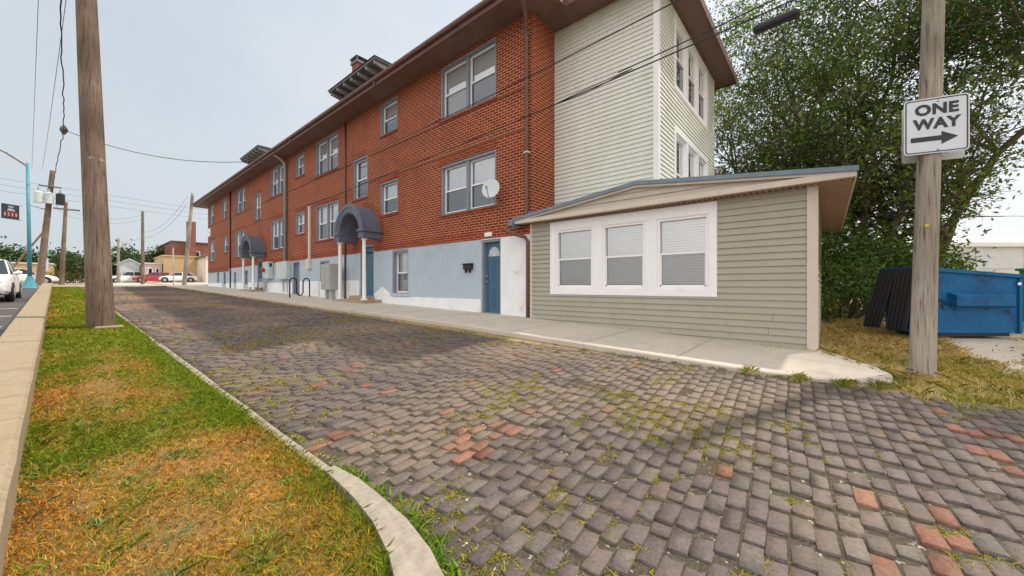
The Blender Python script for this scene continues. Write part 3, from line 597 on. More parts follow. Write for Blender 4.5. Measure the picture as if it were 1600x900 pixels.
# pipes on the facade
def pipe(pts, r, m, name='downspout', par=apt, seg=10): return B().tube(pts, r, seg).build(name, m, par, smooth=True)
pipe([(6.86, 5.55, 7.22), (6.9, 5.58, 7.12), (7.3, 5.75, 6.85), (7.52, 5.9, 6.62), (7.585, 5.93, 6.45), (7.585, 5.93, 1.78), (7.55, 5.98, 1.68), (7.36, 6.25, 1.60), (7.25, 6.33, 1.52), (7.22, 6.30, 1.42), (7.34, 6.1, 1.33), (7.52, 5.93, 1.26), (7.58, 5.89, 1.15), (7.58, 5.89, -.84)], .048, GUTTER)
for z in (3.45,): B().box(7.53, 7.66, 5.86, 6.0, z, z+.035).build('pipe_strap', BEIGEM, apt)
pipe([(7.6, 15.96, 7.1), (7.6, 15.96, 3.0), (7.6, 15.96, -.6)], .035, GUTTER)
pipe([(6.92, 22.85, 7.2), (7.3, 22.9, 7.0), (7.54, 22.91, 6.8), (7.54, 22.91, 1.2)], .085, GALV)
pipe([(7.6, 34.39, 7.1), (7.6, 34.39, -.2)], .04, BLACK)
b = B(); b.box(7.57, 7.652, 19.70, 19.86, 1.2, 4.0); b.box(7.50, 7.652, 19.6, 20.0, .85, 1.36); b.build('conduit', BEIGEM, apt, bevel=.01)
# arched entrance canopies on white posts
def canopy(yc, half, ground):
    zs = 2.05; r0 = half+.08; cz = zs-.02; X0 = 6.90; X1 = 7.64
    shell = B(); n = 20; th = np.linspace(0, math.pi, n+1)
    ro, ri = r0, r0-.34
    for x0, x1, r_o, r_i in ((X0, X1, ro-.03, ri),):
        vs = [];
        for t in th:
            for (x, r) in ((x0, r_o), (x1, r_o), (x1, r_i), (x0, r_i)): vs.append((x, yc+r*math.cos(t), cz+r*math.sin(t)))
        shell.add(vs, [(i*4+k, i*4+(k+1) % 4, (i+1)*4+(k+1) % 4, (i+1)*4+k) for i in range(n) for k in range(4)])
    # front moulding ring
    for x0, x1, r_o, r_i in ((X0-.05, X0-.002, ro+.02, ro-.12), (X0-.025, X0-.002, ro-.122, ri+.05)):
        vs = []
        for t in th:
            for (x, r) in ((x0, r_o), (x1, r_o), (x1, r_i), (x0, r_i)): vs.append((x, yc+r*math.cos(t), cz+r*math.sin(t)))
        shell.add(vs, [(i*4+k, i*4+(k+1) % 4, (i+1)*4+(k+1) % 4, (i+1)*4+k) for i in range(n) for k in range(4)])
    c = shell.build('canopy', CANOPY, apt)
    for s in (-1, 1):
        e = B(); y_a, y_b = sorted((yc+s*(ri-.02), yc+s*(ro+.03))); e.box(X0-.03, X1, y_a, y_b, zs-.25, zs-.02)
        y_a, y_b = sorted((yc+s*(ri-.02), yc+s*(ro+.10))); e.box(X0-.08, X1, y_a, y_b, zs-.02, zs+.05)
        y_a, y_b = sorted((yc+s*(ri-.02), yc+s*(ro+.06))); e.box(X0-.055, X1, y_a, y_b, zs+.05, zs+.10)
        e.build('cornice', CANOPY, c, bevel=.012)
    br = B(); vs = []
    for t in th:
        for (x, r) in ((XF-.03, ro+.16), (XF+.01, ro+.16), (XF+.01, ro-.05), (XF-.03, ro-.05)): vs.append((x, yc+r*math.cos(t), cz+.02+r*math.sin(t)))
    br.add(vs, [(i*4+k, i*4+(k+1) % 4, (i+1)*4+(k+1) % 4, (i+1)*4+k) for i in range(n) for k in range(4)]); br.build('brick_arch', SOLD, c)
    for s in (-1, 1):
        y = yc+s*(half-.08); p = B(); p.tube([(7.02, y, ground+.14), (7.02, y, 1.74)], [.072, .062], 14)
        o = p.build('post', WHITE, c, smooth=False)
        q = B(); q.box(6.93, 7.11, y-.09, y+.09, ground+.10, ground+.15); q.box(6.94, 7.10, y-.08, y+.08, 1.74, 1.80); q.build('post_base', WHITE, o)
    st = B(); st.box(6.82, 7.64, yc-half-.08, yc+half+.08, ground-.3, ground+.10); st.box(7.2, 7.64, yc-.6, yc+.6, ground+.10, ground+.24); st.build('step', STEPC, c, bevel=.01)
canopy(14.2, 1.06, swz(7, 14.2)); canopy(27.6, 1.08, swz(7, 27.6))

# ------------------------------------------------------------------ small sided house in front of the wing
H = empty('house_extension', (10, 2.9, -1), 'low sage beige sided house with triple window and low gable joined to brick building', 'house')
XH = 7.60; FH = facing_street(XH); YA, YB = Y0-.02, .12
tr = (-5.19, -1.52, -.20, 1.555)
b = B(FH); clapboards(b, -YA, -YB-.11, -1.28, 1.60, .1155, [tr]); b.fr = facing_south(YB); clapboards(b, XH+.10, 14.3, -1.28, 1.60, .1155); b.build('siding', SIDEG, H)
# pediment
prof = lambda z: (-(2.95+3.2*(2.04-z)/.36), -(2.95-3.28*(2.04-z)/.36))
b = B(facing_street(7.42)); clapboards(b, -6.2, .4, 1.69, 2.035, .115, hi=prof); b.build('siding', mat('weathered_pale_siding', (.50, .44, .37), .6, .07, 3), H)
B().box(XH-.035, XH+.10, YB-.025, YB+.115, -1.35, 1.60).build('corner_trim', BEIGE, H); B().box(XH-.02, XH+.02, YA-.06, YA+.01, -1.0, 1.6).build('corner_trim', BEIGE, H)
b = B(); b.box(7.33, 7.42, -.34, 6.12, 1.60, 1.69); b.build('fascia', BEIGE, H)
b = B(); b.box(7.40, 7.62, -.30, 6.1, 1.605, 1.64)
for y in np.arange(-.25, 3.2, .09): b.box(7.43, 7.60, y, y+.045, 1.585, 1.606)
b.box(7.62, 14.4, -.32, YB, 1.605, 1.64); b.build('soffit', SOFFIT, H)
def slab(b, x0, x1, ya, za, yb, zb, t):
    b.add([(x, y, z+d) for x in (x0, x1) for (y, z) in ((ya, za), (yb, zb)) for d in (0, t)], [(0, 2, 3, 1), (4, 5, 7, 6), (0, 4, 6, 2), (1, 3, 7, 5), (0, 1, 5, 4), (2, 6, 7, 3)])
rb = B(); slab(rb, 7.30, 8.73, 6.2, 1.67, 2.95, 2.045, .075); slab(rb, 7.30, 14.5, 2.95, 2.045, -.36, 1.67, .075); rf = rb.build('roof', BLUEROOF, H)
b = B(); slab(b, 7.335, 7.42, 6.18, 1.63, 2.95, 2.00, .044); slab(b, 7.335, 7.42, 2.95, 2.00, -.34, 1.63, .044); b.box(7.42, 14.45, -.345, -.32, 1.60, 1.68); b.build('rake_board', BEIGE, rf)
b = B(); b.box(7.28, 7.66, 6.16, 6.30, 1.56, 1.70); b.add([(7.56, 5.86, 1.72), (8.1, 5.80, 1.72), (8.1, 5.80, 1.86), (7.56, 5.86, 1.95)], [(0, 1, 2, 3)]); b.build('flashing', BLUEROOF, rf)
t = B(FH); WH = [(-5.03, -4.03), (-3.79, -2.84), (-2.60, -1.66)]; zb, zt = -.06, 1.34
for q in ((tr[0], WH[0][0], tr[2], tr[3]), (WH[0][1], WH[1][0], zb, zt), (WH[1][1], WH[2][0], zb, zt), (WH[2][1], tr[1], tr[2], tr[3]), (WH[0][0], WH[2][1], zt, tr[3]), (WH[0][0], WH[2][1], tr[2], zb)): t.box(*q, -.06, .030)
t.build('window_trim', WHITE, H, bevel=.005)
def hung_house(a0, a1):
    """one of the three front windows: white sash, closed slatted blind"""
    wv = B(FH)
    for q in ((a0, a0+.05, zb, zt), (a1-.05, a1, zb, zt), (a0+.05, a1-.05, zt-.05, zt), (a0+.05, a1-.05, zb, zb+.05)): wv.box(*q, -.10, .008)
    win = wv.build('window', WHITE, H, bevel=.004); x0, x1, y0, y1 = a0+.05, a1-.05, zb+.05, zt-.05; ym = y0+(y1-y0)*.5
    s = B(FH); s.box(x0, x1, ym-.018, ym+.018, -.085, -.025)
    for q in ((x0, x0+.025, y0, ym), (x1-.025, x1, y0, ym), (x0, x1, y0, y0+.03)): s.box(*q, -.08, -.03)
    s.build('sash', WHITE, win)
    g = B(FH); g.quad((x0, ym, -.066), (x1, ym, -.066), (x1, y1, -.066), (x0, y1, -.066)); g.quad((x0, y0, -.050), (x1, y0, -.050), (x1, ym, -.050), (x0, ym, -.050)); g.build('pane', GLASS, win)
    sc = B(FH); sc.quad((x0, y0, -.044), (x1, y0, -.044), (x1, ym-.018, -.044), (x0, ym-.018, -.044)); sc.build('screen', SCR, win)
    bl = B(FH); k = 0; z = y0+.05
    while z < y1-.02:
        sag = .004*math.sin(z*9+a0*5); bl.quad((x0, z+sag, -.118), (x1, z-sag, -.118), (x1, z+.046-sag, -.124), (x0, z+.046+sag, -.124)); z += .05
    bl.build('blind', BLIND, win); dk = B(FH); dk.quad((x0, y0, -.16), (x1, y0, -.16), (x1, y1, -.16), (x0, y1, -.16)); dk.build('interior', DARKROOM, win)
for a in WH: hung_house(*a)

# ------------------------------------------------------------------ things on and by the facade
o = empty('satellite_dish', (7.5, 6.98, 2.3), 'pale grey satellite dish on bracket right of the large first floor window', 'satellite dish')
b = B(); dn = V(-.90, -.42, .30).normalized(); du = dn.cross(UP).normalized(); dv = du.cross(dn); dc = V(7.30, 6.93, 2.62)
vs = []; nr, ns = 5, 24
for i in range(nr+1):
    r = i/nr
    for k in range(ns): a = 2*math.pi*k/ns; vs.append(dc + du*math.cos(a)*r*.25 + dv*math.sin(a)*r*.285 + dn*(.05*r*r))
b.add(vs, [(i*ns+k, i*ns+(k+1) % ns, (i+1)*ns+(k+1) % ns, (i+1)*ns+k) for i in range(nr) for k in range(ns)])
dish = b.build('dish', GREYBOX, o, smooth=True); dish.modifiers.new('s', 'SOLIDIFY').thickness = .012
B().tube([dc - dn*.02, V(7.45, 6.98, 2.40), V(7.64, 6.98, 2.26)], .02, 8).build('mount', GALV, o)
B().tube([dc - dv*.26, dc - dv*.30 + dn*.15, dc - dv*.16 + dn*.34], .013, 6).build('feed_arm', GALV, o)
B().tube([dc - dv*.18 + dn*.31, dc - dv*.12 + dn*.42], .034, 8).build('feed_horn', GREYBOX, o)
o = empty('wall_mailbox', (7.6, 8.15, .5), 'small black mailbox on pale blue wall left of the blue door', 'mailbox')
b = B(facing_street(7.64)); b.prism([(-8.33, .50), (-7.99, .50), (-7.99, .64), (-8.33, .64)], 0, .10); b.build('box', BLACK, o, bevel=.008)
b = B(facing_street(7.64)); b.box(-8.35, -7.97, .642, .675, 0, .125); b.build('lid', BLACK, o, bevel=.008)
b = B(facing_street(7.64)); [b.box(x, x+.02, .40, .50, .02, .10) for x in (-8.25, -8.08)]; b.build('newspaper_hook', BLACK, o)
g0 = swz(7.1, 16.3)
o = empty('cluster_mailbox', (7.1, 16.3, g0), 'grey pedestal cluster mailbox standing on the sidewalk beside the near canopy', 'mailbox')
b = B(); b.box(6.90, 7.30, 15.85, 16.72, g0+.42, g0+1.52); cm = b.build('cabinet', MAILG, o, bevel=.015)
b = B(facing_street(6.90))
for i in range(2):
    for k in range(6): b.box(-16.70+i*.43, -16.70+i*.43+.40, g0+.48+k*.17, g0+.48+k*.17+.155, 0, .012)
b.build('mail_door', MAILG, cm)
b = B(); b.box(7.02, 7.20, 15.98, 16.22, g0-.02, g0+.42); b.box(7.02, 7.20, 16.4, 16.6, g0-.02, g0+.42); b.build('pedestal', MAILG, o)
# wave bike rack
P0, P1 = V(6.30, 18.55, 0), V(7.30, 18.95, 0); g1 = swz(6.8, 18.7)
path = []
def wv(t, z): q = P0.lerp(P1, t); return (q.x, q.y, g1+z)
path.append(wv(0, -.02)); path += [wv(0, .3), wv(0, .62)]
def arc(t0, t1, zc, up):
    return [wv((t0+t1)/2 - (t1-t0)/2*math.cos(a), zc + up*.19*math.sin(a)) for a in np.linspace(0, math.pi, 10)]
path += arc(0, .34, .70, 1) + [wv(.34, .45)] + arc(.34, .66, .28, -1) + [wv(.66, .5)] + arc(.66, 1, .70, 1) + [wv(1, .4), wv(1, -.02)]
o = tag(B().tube(path, .030, 10).build('bike_rack', BLACK, smooth=True), 'black wave shaped tube bike rack on the sidewalk', 'bike rack')
# meters and boxes on the wall
def ubox(name, y0, y1, z0, z1, dep, label, cat, m=GREYBOX, grp=None):
    o = empty(name, (7.6, (y0+y1)/2, z0), label, cat, grp)
    B(facing_street(7.63)).box(-y1, -y0, z0, z1, 0, dep).build('box', m, o, bevel=.012); B(facing_street(7.63)).box(-y1+.04, -y0-.04, z0+.05, z1-.05, dep, dep+.012).build('cover', m, o, bevel=.006)
    return o
ubox('utility_box', 25.1, 26.15, .45, 1.45, .26, 'pale grey electrical box left of the round meter, with red fire bell', 'electrical box')
o = ubox('meter_box', 22.3, 23.9, .38, 1.36, .22, 'wide pale grey meter cabinet right of the far canopy', 'electrical box')
b = B(); b.tube([(7.36, 24.5, 1.22), (7.26, 24.5, 1.22)], .12, 14); b.build('meter', CARGLASS, o); b = B(); b.tube([(7.55, 23.2, .38), (7.55, 23.2, -.3)], .04); b.tube([(7.55, 22.6, .38), (7.55, 22.6, -.35)], .03); b.build('conduit', GALV, o)
REDP = mat('red_paint', (.45, .03, .03), .4, .1, 4)
tag(B().tube([(7.37, 25.7, .96), (7.30, 25.7, .96), (7.22, 25.7, .96), (7.18, 25.7, .96)], [.05, .14, .14, .03], 16).build('fire_bell', REDP), 'small red fire bell on pale box beside far canopy', 'fire bell')
o = empty('gas_meter', (7.3, 26.4, -.3), 'grey gas meter and pipes beside the far canopy post', 'gas meter'); yg = 26.4
b = B(); b.box(7.30, 7.52, yg-.2, yg+.2, -.10, .25); b.build('meter', GREYBOX, o, bevel=.03); b = B(); b.tube([(7.42, yg-.12, .25), (7.42, yg-.12, .42), (7.42, yg-.5, .42), (7.42, yg-.5, -.4)], .03); b.tube([(7.42, yg+.12, .25), (7.42, yg+.12, .45), (7.42, yg+.4, .45), (7.42, yg+.4, -.4)], .03); b.build('pipe', GALV, o)
B(facing_street(7.65)).box(-41.8, -40.9, 4.35, 5.05, .003, .03).build('wall_panel', WHITE, apt)

# ------------------------------------------------------------------ poles, signs, wires
def wood_pole(name, base, lean, h, r0, r1, m, label, grp=None, sink=.4):
    o = empty(name, base, label, 'utility pole', grp); bz = V(*base); b = B(); n = 26; seg = 24; vs = []
    for i in range(n+1):
        z = -sink + (h+sink)*i/n; c = bz + V(lean[0]*z, lean[1]*z, z); r = r0 + (r1-r0)*max(0, z)/h; r += .012*math.exp(-max(0, z)*1.6)
        for k in range(seg):
            a = 2*math.pi*k/seg; rr = r*(1 + .022*mn.noise(Vector((math.cos(a)*2.2, math.sin(a)*2.2, z*.35+base[0]))) + .018*mn.noise(Vector((a*5, base[1], z*.18))))
            vs.append(c + V(math.cos(a)*rr, math.sin(a)*rr, 0))
    b.add(vs, [(i*seg+k, i*seg+(k+1) % seg, (i+1)*seg+(k+1) % seg, (i+1)*seg+k) for i in range(n) for k in range(seg)] + [tuple(range(n*seg, (n+1)*seg))]); b.build('shaft', m, o, smooth=True)
    return o
lp = wood_pole('utility_pole', (.39, 12.65, gl(12.65)-.03), (-.029, .0345), 12.6, .218, .135, POLEB, 'thick brown wooden utility pole standing in the grass strip')
pk = B(); pk.box(.28, .74, 12.36, 12.62, gl(12.65)-.15, gl(12.65)+.045); pk.build('footing', CONC, lp, bevel=.03)
bd = B(); bx, by, bzz = .39-.029*3.8, 12.65+.0345*3.8, gl(12.65)+3.8; bd.tube([(bx, by, bzz), (bx, by, bzz+.05)], .19, 20); bd.build('metal_band', GALV, lp)
g2 = terrain(7.05, -.94)-.03; rp_ = wood_pole('utility_pole', (7.05, -.94, g2), (.02, -.0234), 7.0, .118, .093, POLEG, 'weathered grey wooden pole carrying the one way sign beside the sidewalk end')
tg = B(); q = V(7.05+.02*1.9, -.94-.0234*1.9, g2+1.9); tdir = V(-.97, .24, 0); tg.fr = (q + tdir*.116, V(-.24, -.97, 0), UP, tdir); tg.box(.0, .035, 0, .04, 0, .008); tg.build('number_tag', mat('yellow_tag', (.65, .48, .06), .5, .1, 4), rp_)
# ONE WAY sign
SIGNW = mat('sign_white', (.62, .65, .70), .5, .05, 3); SIGNK = mat('sign_black', (.022, .028, .036), .5, .1, 5)
u_ = V(.281, -.96, 0).normalized(); n_ = V(-.96, -.281, 0).normalized()
sc_ = V(7.05+.02*3.2, -.94-.0234*3.2, 0) + n_*.125; zc = (447-193.5)*4.62/579
# slight shift so that the plate sits left of the shaft's centre as in the picture
def rrect(w, h, r, n=6):
    return [(sx*(w/2-r)+r*math.cos(a), sy*(h/2-r)+r*math.sin(a)) for sx, sy, a0 in ((1, 1, 0), (-1, 1, 90), (-1, -1, 180), (1, -1, 270)) for a in [R(a0+90*k/n) for k in range(n+1)]]
def text_part(body, size, fr, ca, cb, c, m, parent, name='lettering', bold=.012, sx=1.0):
    cu = bpy.data.curves.new('t', 'FONT'); cu.body = body; cu.size = size; cu.align_x = 'CENTER'; cu.align_y = 'CENTER'; cu.offset = bold; cu.space_character = 1.08
    to = bpy.data.objects.new('t', cu); COL.objects.link(to); bpy.context.view_layer.update()
    me = to.evaluated_get(bpy.context.evaluated_depsgraph_get()).to_mesh(); xs = [v.co.x for v in me.vertices]; yy = [v.co.y for v in me.vertices]; mx_, my_ = (min(xs)+max(xs))/2, (min(yy)+max(yy))/2
    b = B(fr); b.add([b.p(ca+(v.co.x-mx_)*sx, cb+v.co.y-my_, c) for v in me.vertices], [tuple(p.vertices) for p in me.polygons]); bpy.data.objects.remove(to); bpy.data.curves.remove(cu)
    return b.build(name, m, parent)
SGN = empty('one_way_sign', sc_ + V(0, 0, zc), 'white square ONE WAY sign with black arrow pointing right on the grey pole', 'sign')
fr = (sc_ + V(0, 0, zc), u_, UP, n_); wS, hS = .60, .70
b = B(fr); b.prism(rrect(wS, hS, .04), 0, .003); b.build('plate', SIGNW, SGN)
b = B(fr); P_, Q_ = rrect(wS-.028, hS-.028, .032), rrect(wS-.052, hS-.052, .026); k = len(P_)
b.add([b.p(x, y, .006) for x, y in P_+Q_], [(i, (i+1) % k, k+(i+1) % k, k+i) for i in range(k)]); b.build('border', SIGNK, SGN)
text_part('ONE', .178, fr, 0.005, .205, .0065, SIGNK, SGN, sx=1.02, bold=.008); text_part('WAY', .178, fr, .005, .025, .0065, SIGNK, SGN, sx=.98, bold=.008)
b = B(fr); b.quad(*[(x, y-.165, .0065) for x, y in ((-.235, -.030), (.05, -.030), (.05, -.08), (.20, 0), (.05, .08), (.05, .030), (-.235, .030))]); b.build('arrow', SIGNK, SGN)
b = B(fr); [b.tube([b.p(0.02, y, .003), b.p(.02, y, .014)], .011, 8) for y in (.30, -.31)]; b.build('bolt', GALV, SGN)
S2 = empty('back_sign', sc_ - n_*.25 + u_*.085 + V(0, 0, zc-.045), 'plain grey back of the sign plate behind the one way sign', 'sign')
fr2 = (sc_ - n_*.25 + u_*.085 + V(0, 0, zc-.015), u_, UP, n_); B(fr2).prism(rrect(.60, .74, .04), -.004, 0).build('plate', mat('sign_back_aluminium', (.52, .52, .50), .5, .08, 4), S2)

def cable(pts, r, label, m=BLACK, sag=0, grp=None, name='overhead_cable', n=24, wob=0):
    pts = [V(*p) for p in pts]; pp = []
    for i in range(len(pts)-1):
        for k in range(n):
            t = k/n; q = pts[i].lerp(pts[i+1], t); q.z -= sag*4*t*(1-t); pp.append(q + V(random.uniform(-wob, wob), 0, random.uniform(-wob, wob)))
    pp.append(pts[-1]); return tag(B().tube(pp, r, 6).build(name, m), label, 'cable', grp)
pt = lambda z: (7.05+.02*(z+1.14)-.1, -.94-.0234*(z+1.14)+.06, z)
cable([pt(4.42), (7.52, 19.78, 4.05)], .014, 'lower thick black cable crossing in front of the brick facade to the conduit', sag=.14)
for k, (dx, dz) in enumerate(((0, .045), (.02, -.035))):
    cable([(7.17+dx, 4.75, 4.20), (7.13+dx, 4.0, 4.20+dz*1.0), (7.08, 2.9, 4.275)], .009, ('upper','lower')[k]+' loose loop of cable by the edge of the ivory siding', sag=.0)
cable([pt(4.62), (7.09, 3.2, 4.31)], .012, 'cable lashed along the lower black cable near the grey pole', sag=.02)
cable([pt(5.35), (7.55, 19.9, 5.35)], .014, 'upper thin black cable crossing in front of the brick facade', sag=.22)
o = empty('splice_case', (7.03, .55, 4.16), 'black cylindrical splice case hanging from the thick cable near the top', 'splice case')
b = B(); b.tube([(7.035, .30, 4.12), (7.035, .34, 4.12), (7.045, .85, 4.095), (7.045, .89, 4.095)], [.05, .072, .072, .05], 12); b.build('case', BLACK, o)
b = B(); [b.tube([(7.04, y, 4.16), (7.04, y, 4.36)], .008, 6) for y in (.46, .78)]; b.build('hanger', BLACK, o)
GREYW = mat('grey_wire', (.14, .15, .16), .6, .1, 5)
cable([(-1.3, 51, 8.0), (-.39, 32, 8.6), (-.31, 20, 9.8), (-.2, 12.9, 11.0)], .022, 'twisted grey black cable bundle running above the grass strip', wob=.035)
cable([(-.39, 32, 8.6), (6.88, 22.4, 6.75)], .016, 'black service wire running from the cable knot to the brick building eave', sag=.75)
b = B(); b.tube([(-.39, 31.6, 8.65), (-.39, 32.0, 8.6), (-.4, 32.5, 8.52)], [.10, .17, .08], 7); tag(b.build('cable_knot', GREYW), 'tangled knot of cable loops where the service wire branches off', 'cable')
for k, (pts, lab) in enumerate((([(-2.35, 51.2, 9.9), (-.72, 19, 10.2), (-.4, 10, 10.8)], 'leftmost thin grey wire high above the parking lot edge'), ([(-1.8, 51.2, 10.0), (-.5, 25, 9.2), (.2, 12.7, 10.6)], 'thin grey wire closest to the thick brown pole'))): cable(pts, .010, lab, GREYW, sag=.15)

# far poles up the street
p2 = wood_pole('utility_pole', (-1.95, 51.2, .05), (.07, .02), 10.0, .24, .15, POLEB, 'leaning wooden utility pole with two transformers up the street', 'wooden poles up the street')
tx = V(-1.95+.07*8, 51.4, 8.0)
for k, (dx, m) in enumerate(((-.62, GREYBOX), (-.05, GREYBOX), (.58, BLACK))):
    b = B(); c = tx + V(dx, -.3, -.35); b.tube([c+V(0, 0, -.55), c+V(0, 0, .35), c+V(0, 0, .45)], [.27, .27, .15], 14); tb = b.build('transformer', m, p2)
    B().tube([c+V(0, 0, .45), c+V(0, 0, .75)], .06, 8).build('bushing', GALV, tb)
b = B(); b.box(-2.0, -.75, 51.1, 51.25, 8.55, 8.65); b.build('crossarm', POLEB, p2)
B().tube([(-1.7, 51.2, 6.6), (-2.6, 50.5, 6.8)], .05, 8).build('lamp_arm', GALV, p2)
p3 = wood_pole('utility_pole', (-.9, 61, .25), (.035, 0), 8.6, .2, .13, POLEB, 'wooden pole with crossarm beyond the transformer pole', 'wooden poles up the street')
B().box(-1.45, .35, 60.9, 61.05, 8.0, 8.14).build('crossarm', POLEB, p3)
p4 = wood_pole('utility_pole', (-2.4, 68, .35), (.02, 0), 6.6, .17, .12, POLEB, 'thin wooden pole with a slanted brace left of the crossarm pole', 'wooden poles up the street')
B().tube([(-4.6, 68, 1.6), (-2.3, 68, 6.2)], .09, 8).build('brace', POLEB, p4)
p5 = wood_pole('utility_pole', (5.05, 60, .3), (0, 0), 8.3, .17, .12, POLEB, 'dark straight wooden pole left of the red car', 'wooden poles up the street')
p6 = wood_pole('utility_pole', (6.75, 46.8, .0), (.07, .0), 9.0, .17, .12, POLEG, 'leaning pole at the far corner of the brick building', 'wooden poles up the street')
p7 = wood_pole('utility_pole', (3.75, 72, .4), (0, 0), 6.0, .16, .12, POLEG, 'slim grey pole just right of the thick brown pole', 'wooden poles up the street')
def wires(a, c, n, dz, lab, sag=.5, r=.012):
    for k in range(n): cable([(a[0], a[1], a[2]-k*dz), (c[0], c[1], c[2]-k*dz)], r, lab % ('top', 'second', 'third', 'fourth')[k], GREYW, sag=sag)
wires((5.05, 60, 6.2), (7.0, 46.8, 8.6), 2, .6, '%s wire between the straight far pole and the corner pole', .9)
wires((-25, 56, 10.8), (40, 56, 8.6), 3, .55, '%s wire strung across the far cross street', .6)
wires((-1.1, 51, 7.2), (-.6, 61, 7.9), 1, .5, '%s wire between transformer pole and crossarm pole', .4)
wires((-.6, 61, 8.0), (5.05, 60, 8.2), 2, .5, '%s wire between the crossarm pole and straight far pole', .7)
wires((5.05, 60, 5.6), (.5, 80, 4.5), 1, .5, '%s wire sloping down left from the straight far pole', .3)
# blue lamp post with banner
TEAL = mat('turquoise_paint', (.06, .26, .33), .45, .1, 3)
l0 = V(-1.84, 38.5, gl(38.5)-.03); LPST = empty('street_lamp', l0, 'turquoise street lamp post at the back of the parking lot', 'street lamp')
B().tube([l0, l0+V(-.05, .2, 4), l0+V(-.12, .4, 8.0)], [.10, .085, .07], 12).build('post', TEAL, LPST, smooth=True)
B().tube([l0+V(-.12, .4, 7.8), l0+V(-.9, -.3, 8.3), l0+V(-2.6, -1.6, 8.9)], .06, 8).build('arm', GALV, LPST)
b = B(); b.tube([l0, l0+V(0, 0, .10), l0+V(0, 0, .45), l0+V(0, 0, .75)], [.42, .36, .2, .11], 10); b.build('base_skirt', TEAL, LPST)
hb = B(); hc = l0+V(-2.9, -1.8, 8.95); hb.box(hc.x-.5, hc.x+.4, hc.y-.2, hc.y+.2, hc.z-.1, hc.z+.08); hb.build('lamp_head', GALV, LPST)
bu = V(.60, -.80, 0).normalized(); bu = V(.79, .61, 0); bn = V(.61, -.79, 0)
bc = V(-2.55, 38.1, 4.55); BN = empty('street_banner', bc, 'dark square street banner with grey figure and red lettering on lamp post', 'banner'); fb = (bc, bu, UP, bn)
fb = (bc, bu*.70, UP*.72, bn)
B(fb).box(-.56, .56, -.6, .6, -.01, .01).build('cloth', mat('banner_dark', (.035, .035, .042), .7, .3, 3), BN)
b = B(fb); b.prism([(.18*math.cos(a)+.02, .42+.10*math.sin(a)) for a in np.linspace(0, 6.1, 14)], .012, .014); b.quad((-.24, .06, .013), (.30, .06, .013), (.22, .24, .013), (-.12, .28, .013)); b.build('figure', mat('banner_grey', (.33, .32, .32), .7, .3, 6), BN)
B(fb).quad((-.45, -.44, .012), (.45, -.44, .012), (.45, -.02, .012), (-.45, -.02, .012)).build('red_field', mat('banner_red', (.13, .02, .025), .7, .3, 5), BN)
b = B(fb); [b.box(x, x+.09, -.38, -.08, .014, .016) for x in (-.40, -.17, .07, .31)]; b.build('lettering', mat('banner_pink', (.5, .28, .27), .7, .2, 4), BN)
[B(fb).box(-.56, .75, z, z+.04, -.02, .02).build('bracket', TEAL, BN) for z in (.6, -.64)]
# sign at far corner, green street name sign and board
o = empty('street_sign', (5.95, 46.5, 0), 'thin pole street sign standing in front of the leaning corner pole', 'sign'); B().tube([(5.95, 46.5, -.2), (5.95, 46.5, 3.6)], .035, 8).build('post', GALV, o); B().box(5.93, 5.96, 46.25, 46.75, 1.9, 3.5).build('plate', SIGNW, o)
o = empty('street_name_sign', (-1.9, 55.5, .1), 'green street name sign on a post by the crossarm pole', 'sign'); B().tube([(-1.9, 55.5, -.1), (-1.9, 55.5, 3.4)], .05, 8).build('post', GALV, o); B().box(-2.15, -1.55, 55.48, 55.5, 2.9, 3.2).build('plate', mat('green_sign', (.04, .35, .20), .5, .1, 3), o)
B().box(-2.2, -1.6, 55.52, 55.56, 1.4, 2.6).build('stop_plate', GREYBOX, o)

# ------------------------------------------------------------------ dumpster with hanging lids
BLUEP = mat('blue_dumpster_paint', (.008, .10, .25), .6, .12, 3, .05, spec=.2, dirt=(.012, .045, .10), dscale=2.6, dpos=(.50, .68)); LIDM = mat('black_plastic_lid', (.012, .011, .016), .5, .2, 4)
cu, cn = V(.6468, -.7627, 0), V(-.7627, -.6468, 0)       # along its face, out of its face
dd = 7.5; dor = -cn*dd; DG = -1.0
D = empty('dumpster', dor + cu*9.2 + V(0, 0, DG), 'blue metal dumpster with black lids flipped open, parked behind the grey pole', 'dumpster')
fd_ = (dor.copy(), cu, UP, cn)
b = B(fd_); a0, a1 = 8.20, 10.28; dep = .62
zs = [(DG+.04, .0), (DG+.04, -dep)]
b.add([b.p(a, z, c) for c in (0, -dep) for a, z in ((a0, DG+.05), (a1, DG+.05), (a1+.03, .16), (a0-.03, .33))], [(0, 1, 2, 3), (5, 4, 7, 6), (4, 0, 3, 7), (1, 5, 6, 2), (4, 5, 1, 0)]); body = b.build('body', BLUEP, D)
b = B(fd_)
for c0, c1 in ((-.03, .05), (-dep-.05, -dep+.03)): b.add([b.p(a, z+t, c) for c in (c0, c1) for a, z in ((a0-.05, .33), (a1+.05, .16)) for t in (0, .07)], [(0, 2, 3, 1), (4, 5, 7, 6), (0, 4, 6, 2), (1, 3, 7, 5), (0, 1, 5, 4), (2, 6, 7, 3)])
b.box(a0-.06, a0, .32, .40, -dep, .05); b.box(a1, a1+.06, .15, .23, -dep, .05); b.box(a1-.05, a1+.012, DG+.04, .15, -.02, .035); b.build('rim', BLUEP, D)
b = B(fd_); za, zbk = -.42, -.12
